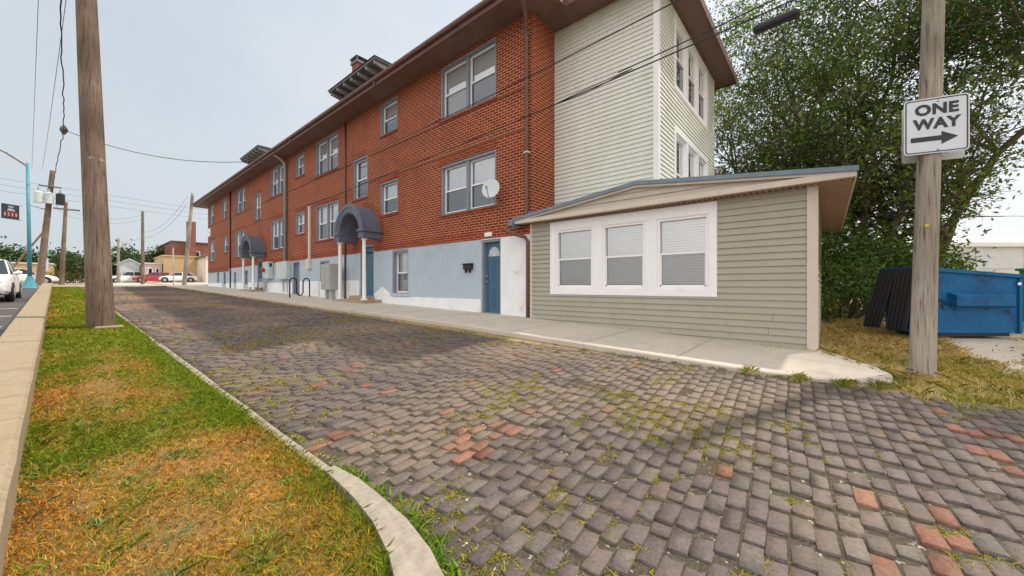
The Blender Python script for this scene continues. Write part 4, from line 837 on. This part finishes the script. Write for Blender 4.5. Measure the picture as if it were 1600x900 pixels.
b.add([b.p(*q) for q in ((a0+.62, zbk, .0), (a1-.22, zbk, 0), (a1-.06, za, 0), (a0+.62, za, 0), (a0+.62, zbk-.06, .16), (a1-.30, zbk-.06, .16), (a1-.30, za+.02, .16), (a0+.62, za+.02, .16))], [(4, 5, 6, 7), (0, 1, 5, 4), (1, 2, 6, 5), (2, 3, 7, 6), (3, 0, 4, 7)]); b.build('fork_pocket', BLUEP, D, bevel=.008)
[B(fd_).box(a0+.1, a1-.1, DG-.03, DG+.05, c, c+.12).build('skid', BLACK, D) for c in (-.2, -dep+.1)]
for k, (c0, c1, tl) in enumerate(((.06, -.31, .22), (-.315, -dep-.05, .30))):
    b = B(fd_); n = 9; Lh = 1.25; vs = []
    for i in range(n+1):
        c = c0+(c1-c0)*i/n
        for j in range(2):
            rib = .02 if (i % 2) else 0
            vs += [b.p(a0-.07-rib, .36, c), b.p(a0-.10-tl-rib, .36-Lh, c + (-.04 if k else .02))]
    m_ = 4; b.add(vs, [(i*m_, i*m_+1, (i+1)*m_+1, (i+1)*m_) for i in range(n)]); o = b.build('lid', LIDM, D); o.modifiers.new('s', 'SOLIDIFY').thickness = .03
for q in (((a0+.33, -.30), (a0+.50, -.26), (a0+.60, -.36), (a0+.55, -.40), (a0+.47, -.33)), ((a0+.44, -.38), (a0+.52, -.37), (a0+.56, -.50), (a0+.50, -.47)), ((a0+.68, -.455), (a0+.80, -.452), (a0+.78, -.50), (a0+.70, -.48)), ((a0+1.3, -.46), (a0+1.46, -.455), (a0+1.44, -.49)), ((a0+1.78, -.50), (a0+1.88, -.49), (a0+1.86, -.57))): B(fd_).quad(*[(x, z, .003) for x, z in q]).build('scuff', mat('black_scuff', (.02, .025, .035), .8, .3, 20), D)
b = B(fd_); b.box(a1-.09, a1-.02, .02, .07, .036, .04); b.build('sticker', WHITE, D)

# ------------------------------------------------------------------ cars
def car(name, loc, rz, paint, label, grp=None, suv=False, detail=True):
    o = empty(name, loc, label, 'car', grp, rz); hs = .12 if suv else 0
    st = [(-2.2, .35, .62, .70), (-2.12, .28, .86, .80), (-1.6, .24, .97, .87), (-.6, .22, .95, .90), (.5, .22, .95, .90), (1.1, .23, .92, .89), (1.7, .24, .84, .86), (2.1, .28, .72, .78), (2.24, .36, .58, .66)]
    b = B(); vs = []; n = 10
    for x, zb_, zt_, w_ in st:
        zt_ += hs; ring = [(-w_*.92, zb_), (-w_, zb_+.12), (-w_*1.0, (zb_+zt_)/2+.05), (-w_*.96, zt_-.08), (-w_*.85, zt_), (w_*.85, zt_), (w_*.96, zt_-.08), (w_, (zb_+zt_)/2+.05), (w_, zb_+.12), (w_*.92, zb_)]
        vs += [(x, y, z) for y, z in ring]
    b.add(vs, [(i*n+k, i*n+(k+1) % n, (i+1)*n+(k+1) % n, (i+1)*n+k) for i in range(len(st)-1) for k in range(n)] + [tuple(range(n))[::-1], tuple(range((len(st)-1)*n, len(st)*n))]); body = b.build('body', paint, o, local=True, smooth=False, bevel=.02)
    zr = 1.43 + (.22 if suv else 0); g = B()
    cab = [(-1.75, .93+hs), (-1.2, zr-.04), (.2, zr-.02), (1.05, .92+hs)]
    lo = [(-1.78, .80), (1.12, .80)]
    g.add([(-1.8, -.80, .92+hs), (1.12, -.80, .90+hs), (.22, -.62, zr-.03), (-1.2 if not suv else -1.6, -.62, zr-.05), (-1.8, .80, .92+hs), (1.12, .80, .90+hs), (.22, .62, zr-.03), (-1.2 if not suv else -1.6, .62, zr-.05)], [(0, 1, 2, 3), (5, 4, 7, 6), (1, 5, 6, 2), (4, 0, 3, 7)]); g.build('window', CARGLASS, o, local=True)
    rr = B(); xb = -1.2 if not suv else -1.6
    rr.add([(xb-.08, -.63, zr-.06), (.28, -.63, zr-.04), (.20, -.5, zr), (xb, -.5, zr-.01), (xb-.08, .63, zr-.06), (.28, .63, zr-.04), (.20, .5, zr), (xb, .5, zr-.01)], [(0, 1, 2, 3), (5, 4, 7, 6), (3, 2, 6, 7), (1, 5, 6, 2), (4, 0, 3, 7)])
    for s in (-1, 1):
        for (xa, za_, xb2, zb2, wd) in ((1.14, .90+hs, .22, zr-.02, .07), (-.45, .93+hs, -.45, zr-.02, .08), (-1.82, .92+hs, xb, zr-.03, .12)):
            rr.add([(xa, s*.812, za_), (xa-wd, s*.812, za_), (xb2-wd, s*.632, zb2), (xb2, s*.632, zb2), (xa, s*.77, za_), (xa-wd, s*.77, za_), (xb2-wd, s*.59, zb2), (xb2, s*.59, zb2)], [(0, 1, 2, 3), (4, 7, 6, 5), (0, 4, 5, 1), (0, 3, 7, 4), (1, 5, 6, 2)])
    rr.build('roof', paint, o, local=True)
    for x in (-1.38, 1.36):
        for s in (-1, 1):
            wz = .33; b = B(); b.tube([(x, s*.70, wz), (x, s*.72, wz), (x, s*.90, wz), (x, s*.915, wz)], [.30, .335, .335, .30], 18); wq = b.build('wheel', BLACK, o, local=True)
            b = B(); b.tube([(x, s*.90, wz), (x, s*.925, wz)], [.21, .19], 12); b.build('rim', GALV, wq, local=True)
            ar = B(); ar.tube([(x, s*.82, wz), (x, s*.905, wz)], .40, 18); ar.build('wheel_arch', BLACK, o, local=True)
    for s in (-1, 1):
        b = B(); b.add([(2.255-.03*q, s*y, z+hs) for q, y, z in ((0, .38, .60), (1, .68, .60), (4, .76, .70), (3, .42, .72))], [(0, 1, 2, 3) if s < 0 else (3, 2, 1, 0)]); b.build('headlight', GREYBOX, o, local=True)
        b = B(); b.box(-2.20, -2.10, s*.72-.09, s*.72+.09, .64+hs, .80+hs); b.build('tail_light', REDP, o, local=True)
        b = B(); b.tube([(.85, s*.84, .95+hs), (.82, s*.98, 1.0+hs), (.80, s*1.06, 1.0+hs)], [.03, .09, .05], 8); b.build('mirror', paint, o, local=True)
    b = B(); b.box(2.10, 2.262, -.36, .36, .44+hs, .60+hs); b.box(2.0, 2.20, -.6, .6, .27, .36); b.build('grille', BLACK, o, local=True)
    return o
CARW = mat('white_car_paint', (.72, .73, .74), .25, .03, 3, spec=.6); CARR = mat('red_car_paint', (.40, .025, .03), .25, .05, 3, spec=.6); CARS = mat('silver_car_paint', (.45, .47, .50), .3, .05, 3, metal=.4)
car('parked_car', (-2.42, 25.3, gl(24.5)-.03), R(-90), CARW, 'white car facing us at the left edge of the parking lot', suv=True)
car('parked_car', (7.3, 71.5, terrain(7.3, 71.5)), R(170), CARR, 'red car parked up the street beside the dark straight pole')
car('parked_car', (9.6, 71, terrain(9.6, 71)), R(170), CARW, 'white car parked in front of the tan flat building')
car('parked_car', (5.0, 78.0, terrain(5, 78)), R(190), CARW, 'white van like car left of the red car up the street', suv=True)
car('parked_car', (-3.3, 56.5, terrain(-3.3, 56.5)), R(10), CARW, 'white car behind the turquoise lamp post', suv=False)

# ------------------------------------------------------------------ far buildings
def simple_building(name, x0, x1, y0, y1, z0, z1, wallm, label, roofm=BLUEROOF, gable=0, wins=(), cat='building'):
    o = empty(name, ((x0+x1)/2, (y0+y1)/2, z0), label, cat); b = B(); b.box(x0, x1, y0, y1, z0-1, z1)
    if gable: b.add([(x0, y0, z1), (x1, y0, z1), ((x0+x1)/2, y0, z1+gable), (x0, y1, z1), (x1, y1, z1), ((x0+x1)/2, y1, z1+gable)], [(0, 1, 2), (4, 3, 5)])
    b.build('wall', wallm, o); r = B()
    if gable:
        xm = (x0+x1)/2; e = .3
        for xa, s in ((x0, -1), (x1, 1)): za = z1-e*gable/(xm-x0); r.add([(x, y, z+t) for y in (y0-.3, y1+.3) for x, z in ((xa+s*e, za), (xm, z1+gable)) for t in (.02, .16)], [(0, 2, 3, 1), (4, 5, 7, 6), (0, 4, 6, 2), (1, 3, 7, 5), (0, 1, 5, 4), (2, 6, 7, 3)])
    else: r.box(x0-.12, x1+.12, y0-.12, y1+.12, z1, z1+.18)
    r.build('roof', roofm, o)
    for (fx, a0, a1, c0, c1) in wins:
        f_ = facing_south(y0) if fx == 's' else facing_street(x0)
        if fx == 'w': a0, a1 = -a1, -a0
        wq = B(f_).box(a0, a1, c0, c1, -.05, .04).build('window', WHITE, o); B(f_).box(a0+.08, a1-.08, c0+.08, c1-.08, .04, .05).build('pane', CARGLASS, wq)
    return o
TAN = mat('tan_stucco', (.52, .36, .20), .8, .08, 1); CREAM = mat('cream_siding', (.70, .62, .52), .7, .06, 1); PINK = mat('pale_pink_siding', (.55, .45, .44), .7, .08, 1)
t0 = terrain(10, 80)
hb_ = simple_building('brick_hall', 10.3, 22, 82, 100, t0, 7.3, FARBR, 'red brick hall with tall square chimney beyond the corner pole', SHINGLE, 0, [('s', 13.0, 13.9, 4.4, 5.9), ('s', 15.4, 16.3, 4.4, 5.9)])
b = B(); b.add([(10.3, 82, 8.2), (10.3, 94, 8.2), (10.3, 90, 5.6)], [(0, 1, 2)]); B().box(12.1, 13.2, 81.0, 81.97, t0, 10.8).build('chimney', FARBR, hb_)
simple_building('garage', 12.2, 18, 68, 76, terrain(12, 68), 4.3, CREAM, 'cream sided garage beside the far end of the brick building', SHINGLE, 1.4, [])
simple_building('flat_shop', 8.4, 13.5, 74, 84, terrain(8, 74), 4.4, TAN, 'plain tan flat roofed building behind the white car', TAN, 0, [])
simple_building('small_shop', 6.5, 8.3, 74.5, 82, terrain(7, 74), 3.2, PINK, 'small pale pink building left of the tan flat one', GREYBOX, .0, [('s', 6.8, 7.3, 1.3, 2.6), ('s', 7.6, 8.0, .9, 2.6)])
simple_building('far_brick_house', 8.2, 14, 104, 112, .6, 6.2, FARBR, 'small dark red brick block seen above the hedge up the street', SHINGLE, 0, [])
simple_building('grey_shed', 4.2, 6.4, 80, 88, .5, 3.3, GREYBOX, 'pale grey shed below the green domed tree', GREYBOX, .7, [])
simple_building('low_store', -14.5, -2.0, 82, 92, .55, 3.0, TAN, 'low tan store behind the turquoise lamp post', GREYBOX, 0, [])
simple_building('far_shop', -30, -16, 70, 85, .5, 8.5, GREYBOX, 'pale grey commercial block at the far left edge', GREYBOX, 0, [])
METAL = mat('pale_metal_cladding', (.55, .57, .60), .5, .08, 1.5)
wh = empty('warehouse', (60, -14, -1), 'long pale grey metal warehouse behind the dumpster', 'warehouse')
wu, wn = cu, cn
fw = (-cn*34, cu, UP, cn); b = B(fw); b.box(36, 78, -1.2, 3.6, -12, 0); b.build('wall', METAL, wh)
b = B(fw); b.box(35.6, 78.4, 3.6, 4.0, -12.3, .3); b.add([b.p(a, z, c) for a in (35.6, 78.4) for c, z in ((.3, 4.0), (-6, 5.4), (-12.3, 4.0))], [(0, 3, 4, 1), (1, 4, 5, 2), (0, 1, 2), (5, 4, 3)]); b.build('roof', mat('white_metal_roof', (.72, .73, .74), .5, .05, 1), wh)
b = B(fw); [b.box(x, x+.25, -1.2, 3.58, 0, .08) for x in np.arange(38, 78, 4.5)]; [b.box(36, 78, z, z+.08, .0, .05) for z in (1.6,)]; b.build('cladding_rib', GREYBOX, wh)
o = empty('green_bin', (14.5, -5.5, -1), 'green dumpster partly seen past the right end of the blue one', 'dumpster'); fg = (-cn*9.2, cu, UP, cn)
GREENP = mat('green_dumpster_paint', (.03, .28, .12), .45, .1, 3); B(fg).prism([(14.15, -1.0), (15.6, -1.0), (15.6, .35), (14.1, .42)], -1.1, 0).build('body', GREENP, o); B(fg).prism([(14.05, .42), (15.65, .35), (15.65, .42), (14.05, .49)], -1.15, .04).build('rim', GREENP, o)
hs2 = simple_building('neighbour_house', 27, 35, 6.0, 14, -.8, 6.2, GREYBOX, 'grey house half hidden by trees right of the ivory wing', mat('grey_shingles', (.22, .22, .23), .9, .2, 6), 2.6, [], 'house')

# ------------------------------------------------------------------ vegetation
def leaves(pts, size, col, var=.35, droop=.0):
    """one rhombus blade per point -> verts, faces, tint"""
    n = len(pts); P = np.asarray(pts); d = rng.normal(size=(n, 3)); d[:, 2] -= droop; d /= np.linalg.norm(d, axis=1)[:, None]
    e = rng.normal(size=(n, 3)); e -= d*(e*d).sum(1)[:, None]; e /= np.linalg.norm(e, axis=1)[:, None]
    s = (size*rng.uniform(.55, 1.35, n))[:, None]; nn = np.cross(d, e)
    v = np.stack([P, P+d*s*.5+e*s*.23+nn*s*.06, P+d*s, P+d*s*.5-e*s*.23+nn*s*.06], 1).reshape(-1, 3)
    f = np.arange(4*n).reshape(n, 4); c = np.asarray(col)[None]*rng.uniform(1-var, 1+var, (n, 1))*np.array([1, 1, 1])[None]
    c = c*np.stack([rng.uniform(.8, 1.25, n), np.ones(n), rng.uniform(.7, 1.2, n)], 1)
    return v, f, c
def grow_tree(base, h, spread, seed, nl, leaf, cols, label, lean=(0, 0), trunks=1, first=.25, grp='trees behind the house', droop=.3, trunk_r=.16, name='leafy_tree', top=1.0):
    rd = random.Random(seed); o = empty(name, base, label, 'tree', grp); tb = B(); pts = []; tips = []
    bz = V(*base)
    def branch(p, d, ln, r, lv):
        n = 5; q = p.copy(); P = [q.copy()]; RR = [r]
        for i in range(n):
            d = (d + V(rd.gauss(0, .13), rd.gauss(0, .13), rd.gauss(0, .10) + (.05 if lv < 2 else -.04*droop*2))).normalized(); q = q + d*(ln/n); P.append(q.copy()); RR.append(max(.006, r*(1-.62*(i+1)/n)))
            if lv >= 2 or (lv == 1 and i > 1): tips.append((q.copy(), lv))
            if lv < 3 and (i >= 1 or lv > 0):
                for _ in range(2 if lv < 2 else 1):
                    a = rd.uniform(0, 6.283); side = V(math.cos(a), math.sin(a), 0); nd = (d*rd.uniform(.35, .8) + side*rd.uniform(.6, 1.0)*spread + V(0, 0, rd.uniform(-.1, .35))).normalized()
                    branch(q, nd, ln*rd.uniform(.42, .66), RR[-1]*.62, lv+1)
        tb.tube(P, RR, 7 if lv < 2 else 4, cap=False)
    for t in range(trunks):
        a = rd.uniform(0, 6.28); d0 = V(lean[0]+.25*math.cos(a)*(trunks > 1), lean[1]+.25*math.sin(a)*(trunks > 1), 1).normalized()
        p1 = bz + V(0, 0, -.3); p2 = bz + d0*h*first
        tb.tube([p1, bz+d0*.3, p2], [trunk_r*1.5, trunk_r*1.05, trunk_r*.85], 9, cap=False); branch(p2, d0, h*(1-first)*.78, trunk_r*.82, 0)
    tr_ = tb.build('trunk', BARK, o, smooth=True)
    P = []; per = max(1, nl//max(1, len(tips)))
    C = []
    for q, lv in tips:
        if mn.noise(Vector(q)*.55 + Vector((seed, 0, 0))) < -.20: continue
        k = int(per*rd.uniform(.3, 2.0))
        sp = .34 if lv < 3 else .27
        pp = rng.normal(size=(k, 3))*np.array([sp, sp, sp*.75]) + np.array(q); P.append(pp)
        cc = cols[rd.randrange(len(cols))]; C.append(np.repeat(np.array([cc])*(.95 + .75*mn.noise(Vector(q)*.9))*rd.uniform(.75, 1.3), k, 0))
    P = np.concatenate(P); C = np.concatenate(C); v, f, c = leaves(P, leaf, (1, 1, 1), .3, droop)
    cr = np_mesh('crown', v - np.array(base)[None], f, LEAF, c*C); cr.parent = o
    return o
GA = [(.135, .205, .034), (.095, .16, .03), (.18, .24, .045)]; GB = [(.085, .145, .028), (.105, .165, .034), (.06, .11, .025)]; GC = [(.17, .22, .04), (.20, .24, .05), (.12, .18, .035)]
def tz(x, y): return terrain(x, y)-.04
grow_tree((25.5, 3.4, tz(18, 2)), 11.5, .9, 3, 17000, .17, GC, 'lighter green loose tree right beside the ivory wing', first=.16)
grow_tree((22.2, .6, tz(17, 0)), 14.0, 1.0, 5, 26000, .16, GA, 'mid green tall tree behind the low house roof', trunks=2, first=.16)
grow_tree((21.0, -2.3, tz(15, -2)), 14.5, 1.05, 8, 34000, .16, GB, 'dark green dense tree directly behind the one way sign', trunks=2, lean=(0, -.1), first=.15)
grow_tree((20.8, -5.6, tz(15, -4)), 15.5, 1.05, 13, 30000, .16, GB, 'dark tree at the right edge overhanging the dumpster', lean=(-.02, .0), first=.22)
grow_tree((18.6, 1.3, tz(16, 1)), 6.4, 1.1, 33, 16000, .15, GB, 'short bushy tree just past the low house soffit', trunks=3, first=.1)
grow_tree((18.4, -1.2, tz(16, 0)), 6.6, 1.2, 35, 18000, .15, GA, 'short spreading tree left of the grey pole', trunks=3, first=.1)
grow_tree((19.8, -2.7, tz(16, 0)), 6.5, 1.1, 37, 14000, .15, GA, 'short spreading tree right behind the blue dumpster', trunks=2, first=.15)
def shrub(base, rx, ry, h, n, leaf, cols, label, seed, name='shrub', grp='shrubs behind the house', cat='shrub'):
    rd = random.Random(seed); o = empty(name, base, label, cat, grp); tb = B(); P = []; C = []
    for k in range(int(n/60)):
        a = rd.uniform(0, 6.28); r = math.sqrt(rd.random()); zt = h*rd.uniform(.3, 1)*(1-.35*r*r); q = V(math.cos(a)*r*rx, math.sin(a)*r*ry, zt)
        if k < 40: tb.tube([(q.x*.3, q.y*.3, -.1), (q.x*.7, q.y*.7, zt*.5), tuple(q)], [.03, .02, .006], 5, cap=False)
        P.append(rng.normal(size=(60, 3))*max(.22*min(1, h/1.5), .16*rx) + np.array(q)); C.append(np.repeat(np.array([cols[rd.randrange(len(cols))]])*rd.uniform(.7, 1.3), 60, 0))
    tb.build('stem', BARK, o, local=True); P = np.concatenate(P); P[:, 2] = np.maximum(P[:, 2], .02); v, f, c = leaves(P, leaf, (1, 1, 1), .3, .1)
    cr = np_mesh('foliage', v, f, LEAF, c*np.concatenate(C)); cr.parent = o; return o
shrub((16.0, 1.6, tz(16, 1)), 1.6, 1.3, 3.0, 3600, .15, GB, 'dark tall shrub just past the low house soffit', 1)
shrub((14.8, -.3, tz(15, 0)), 1.3, 1.2, 2.0, 3000, .13, GB, 'broad dark shrub left of the dumpster lids', 2)
shrub((16.9, -.2, tz(16, 0)), 1.5, 1.2, 3.4, 6000, .15, GB, 'densest dark shrub below the low house soffit', 12)
shrub((17.6, -1.9, tz(16, 0)), 1.6, 1.2, 3.0, 5000, .15, GA, 'leafy shrub between the grey pole and dumpster lids', 13)
shrub((13.3, .25, tz(13, 0)), .8, .5, .75, 1400, .10, GA, 'low bright weedy shrub at the house back corner', 3)
shrub((17.5, -2.7, tz(17, -3)), 1.5, 1.0, 1.7, 2400, .15, GA, 'bushy shrub behind the blue dumpster', 4)
FT = [(.06, .10, .03), (.05, .085, .025)]
shrub((4.7, 86, .6), 3.9, 3.0, 5.0, 3000, .55, [(.05, .10, .035)], 'dense green dome shaped tree behind the far pole', 5, 'dome_tree', 'trees up the street', 'tree')
grow_tree((9.3, 90, .6), 5.2, .9, 31, 5000, .34, FT, 'conifer like tree in front of the red brick hall', name='leafy_tree', grp='trees up the street', trunk_r=.25)
for i, (x, y, lab) in enumerate(((-6, 95, 'dark tree behind the low tan store'), (-11, 100, 'broad dark tree at the left behind the white car'), (0, 92, 'small tree between the far poles and thick brown pole'), (-1.8, 98, 'round tree behind the crossarm pole'))): shrub((x, y, .6), 4.0, 3, 5.0-.6*(i == 2), 1800, .6, FT, lab, 40+i, 'dark_tree', 'trees up the street', 'tree')
shrub((-1, 66, .4), 1.9, .8, 1.2, 1200, .18, [(.25, .12, .02), (.08, .10, .02)], 'orange flowered low shrub bed beyond the grass strip', 61)

# grass: blades on the strip and by the right pole
def blades(P, H, Wd, C, lean=.35):
    n = len(P); P = np.asarray(P); a = rng.uniform(0, 6.283, n); w = np.stack([np.cos(a), np.sin(a), np.zeros(n)], 1)*np.asarray(Wd)[:, None]/2
    ln = rng.normal(size=(n, 3))*lean; ln[:, 2] = 0; H = np.asarray(H)[:, None]; up = np.array([[0, 0, 1.]])
    m = P + (up*.6 + ln*.35)*H; t = P + (up*.9 + ln*1.0)*H
    v = np.stack([P-w, P+w, m+w*.75, t, m-w*.75], 1).reshape(-1, 3); f = np.arange(5*n).reshape(n, 5)
    return v, f, np.asarray(C)
def strip_color(x, y):
    dk = kx(y)-.1-x if y > 2.6 else max(0., 1.05-x); n1 = fbm(x, y, .9, 5); n2 = fbm(x, y, 3.5, 6)
    g = float(np.interp(y, [1.5, 3.3, 4.2, 5.6, 9], [.0, .12, .55, .88, 1.05])) + n1*.75 + n2*.35
    if dk < .35: g += .65*(1-dk/.35)
    if x - wx(y) < .22: g -= .25*(y > 4)
    g = min(1, max(0, g)); dead = np.array([.62, .31, .048])*(1+.3*n2); green = np.array([.20, .265, .014])
    if random.random() < .12: dead = np.array([.68, .50, .17])
    if n1 < -.32: dead = dead*.8+np.array([.05, .0, 0.0])
    c = dead*(1-g)+green*g if random.random() < .5 else (green if random.random() < g else dead)
    return c*random.choice((.5, .75, .9, 1.0, 1.15, 1.35, 1.6))*random.uniform(.9, 1.1), g
P, Hh, Wd, C = [], [], [], []
for (ya, yb, den, hh, ww) in ((1.1, 3.2, 11500, .040, .0046), (3.2, 5.5, 8500, .040, .0058), (5.5, 9, 5000, .036, .007), (9, 16, 1800, .042, .013), (16, 40, 420, .05, .03)):
    area = (yb-ya)*1.4
    for _ in range(int(area*den)):
        y = random.uniform(ya, yb); x0 = wx(y); x1 = kx(y)-.06 if y > 2.6 else float(np.interp(y, [.95, 1.3, 1.66, 1.94, 2.6], [.1, .80, 1.0, 1.07, 1.12])); x = random.uniform(x0, x1)
        if y < 5 and fbm(x, y, 7, 8) > .62: continue
        c, g = strip_color(x, y); P.append((x, y, gl(y)-.012)); Hh.append(hh*random.uniform(.5, 1.2)*(.75+.55*g)); Wd.append(ww*random.uniform(.7, 1.3)); C.append(c)
v, f, c = blades(P, Hh, Wd, C, .75); kind(np_mesh('grass', v, f, GRASS, c), 'stuff')
# coarse green tufts in the dead turf, weeds along kerb and in road joints, rough grass round the right pole
P, Hh, Wd, C = [], [], [], []
def tuft(x, y, z, n, r, h, w, col):
    for _ in range(n):
        P.append((x+random.gauss(0, r), y+random.gauss(0, r), z-.01)); Hh.append(h*random.uniform(.4, 1.2)); Wd.append(w*random.uniform(.6, 1.3)); C.append(np.array(col)*random.uniform(.65, 1.35))
for _ in range(75):
    y = 1.5 + 4.0*random.random()**1.3; x = random.uniform(wx(y)+.03, kx(y)-.15 if y > 2.6 else .95); tuft(x, y, gl(y), random.randint(14, 60), random.uniform(.02, .06), .05, .006, random.choice([(.22, .36, .07), (.27, .38, .05), (.20, .33, .11)]))
v, f, c = blades(P, Hh, Wd, C, 1.0); kind(np_mesh('grass_tufts', v, f, GRASS, c), 'stuff')
P, Hh, Wd, C = [], [], [], []
for y in np.arange(1.0, 2.75, .018):       # lush weeds against the curved kerb
    xo = float(np.interp(y, [.72, 1.08, 1.32, 1.55, 1.84, 2.19, 2.7], [.3, .95, 1.10, 1.18, 1.235, 1.255, 1.225]))
    dn_ = 1.0 if y < 2.0 else (.55 if y < 2.35 else 1.0)
    if random.random() < dn_*.85: tuft(xo+abs(random.gauss(.02, .035)), y, roadz(xo, y)+.01, random.randint(8, 22), .02, .05, .012, random.choice([(.19, .31, .03), (.25, .34, .04), (.15, .26, .03)]))
for _ in range(260):
    y = random.uniform(2.8, 30); tuft(kx(y)+abs(random.gauss(.01, .03)), y, roadz(kx(y)+.02, y), random.randint(3, 9), .025, .035, .008+.0008*y, (.15, .17, .035))
for _ in range(420):
    y = random.uniform(.1, 34); 
    if fbm(y, 0, .8, 9) > -.05: tuft(XR-abs(random.gauss(.02, .05)), y, roadz(XR-.02, y)+.01, random.randint(3, 12), .03, .035, .008+.001*y, random.choice([(.17, .15, .04), (.10, .12, .03), (.20, .16, .05)]))
v, f, c = blades(P, Hh, Wd, C, 1.0); kind(np_mesh('kerb_weeds', v, f, GRASS, c), 'stuff')
P, Hh, Wd, C = [], [], [], []
e1 = np.array([.997, .0757]); e2 = np.array([-.0757, .997])
for _ in range(34000):
    y = random.uniform(-1.6, 3.2) if random.random() < .5 else (random.uniform(3.2, 10) if random.random() < .75 else random.uniform(10, 32)); x = random.uniform(1.2, 5.5); n1 = fbm(x, y, .8, 12); n2 = fbm(x, y, 2.6, 14)
    if n1*.8 + n2*.6 + .12*math.sin(x) < .02 + random.random()*.62: continue
    on_row = random.random() < .6
    if on_row: u = x*e1[0]+y*e1[1]; vv_ = round((x*e2[0]+y*e2[1])/.104-.5)*.104+.052
    else: u = round((x*e1[0]+y*e1[1])/.108)*.108; vv_ = x*e2[0]+y*e2[1]
    X_, Y_ = e1[0]*u+e2[0]*vv_, e1[1]*u+e2[1]*vv_
    if X_ < kx(Y_)+.03 or X_ > 5.4: continue
    jt = e1 if on_row else e2; q_ = random.gauss(0, .03); X_ += jt[0]*q_; Y_ += jt[1]*q_
    tuft(X_, Y_, roadz(X_, Y_)+.004, random.randint(6, 20), .013, .016, .006+.0011*max(0, Y_), random.choice([(.42, .38, .05), (.32, .34, .03), (.44, .35, .09)]))
v, f, c = blades(P, Hh, Wd, C, 1.3); kind(np_mesh('road_weeds', v, f, GRASS, c), 'stuff')
P, Hh, Wd, C = [], [], [], []
for _ in range(26000):
    x = random.uniform(5.3, 14.5); y = random.uniform(-5.5, .9)
    if x < 5.5 and y > -.55: continue
    if y > -.62 and x < 7.9 and ((x-6.4)**2 < 1.0 or x < 7.4): continue
    if x > 7.6 and y > .08: continue
    n1 = fbm(x, y, .7, 22); n2 = fbm(x, y, 2.5, 23)
    slab_ = 8.1 < x < 13 and -5.5 < y < -1.85+.2*n2
    if slab_ and n2 < .45: continue
    if x < 6.2 and n1+n2*.6 < .1: continue
    if n1*.6+n2*.5 < -.45: continue
    g = min(1, max(0, .12 + n1*.9 + n2*.3 + (.35 if x < 6.6 else 0))); c = np.array([.60, .42, .13])*(1-g)+np.array([.30, .31, .04])*g
    if random.random() < .25: c = np.array([.66, .48, .19])
    P.append((x, y, terrain(x, y)-.03)); Hh.append(.085*random.uniform(.5, 1.4)); Wd.append(.010*random.uniform(.7, 1.5)); C.append(c*random.uniform(.65, 1.25))
for x, y in edge[9:]:
    for _ in range(16):
        q = random.random(); tuft(x+random.gauss(.0, .09)-.04, y-abs(random.gauss(.02, .06)), terrain(x, y)-.02, random.randint(6, 20), .03, .06, .010, random.choice([(.28, .27, .04), (.22, .28, .03), (.5, .38, .12)]))
for _ in range(1500):
    x = random.uniform(4.9, 9); y = random.uniform(-3.2, -.5)
    if x < 5.6 and y > -.7 or fbm(x, y, 1.1, 31) < -.05 + (.25 if x < 5.35 else 0): continue
    tuft(x, y, terrain(x, y)-.02, random.randint(6, 18), .04, .055, .010, random.choice([(.36, .34, .05), (.26, .30, .035), (.55, .42, .14)]))
v, f, c = blades(P, Hh, Wd, C, .9); kind(np_mesh('rough_grass', v, f, GRASS, c), 'stuff')
# leaf litter and grit scattered on the ground by the house corner
P = [(random.gauss(9.2, 1.2), random.uniform(-2.8, -.2), 0) for _ in range(260)]; P = [(x, y, terrain(x, y)-.005) for x, y, _ in P]
v, f, c = leaves(np.array(P), .05, (.20, .12, .06), .4); kind(np_mesh('leaf_litter', v, f, LEAF, c), 'stuff')
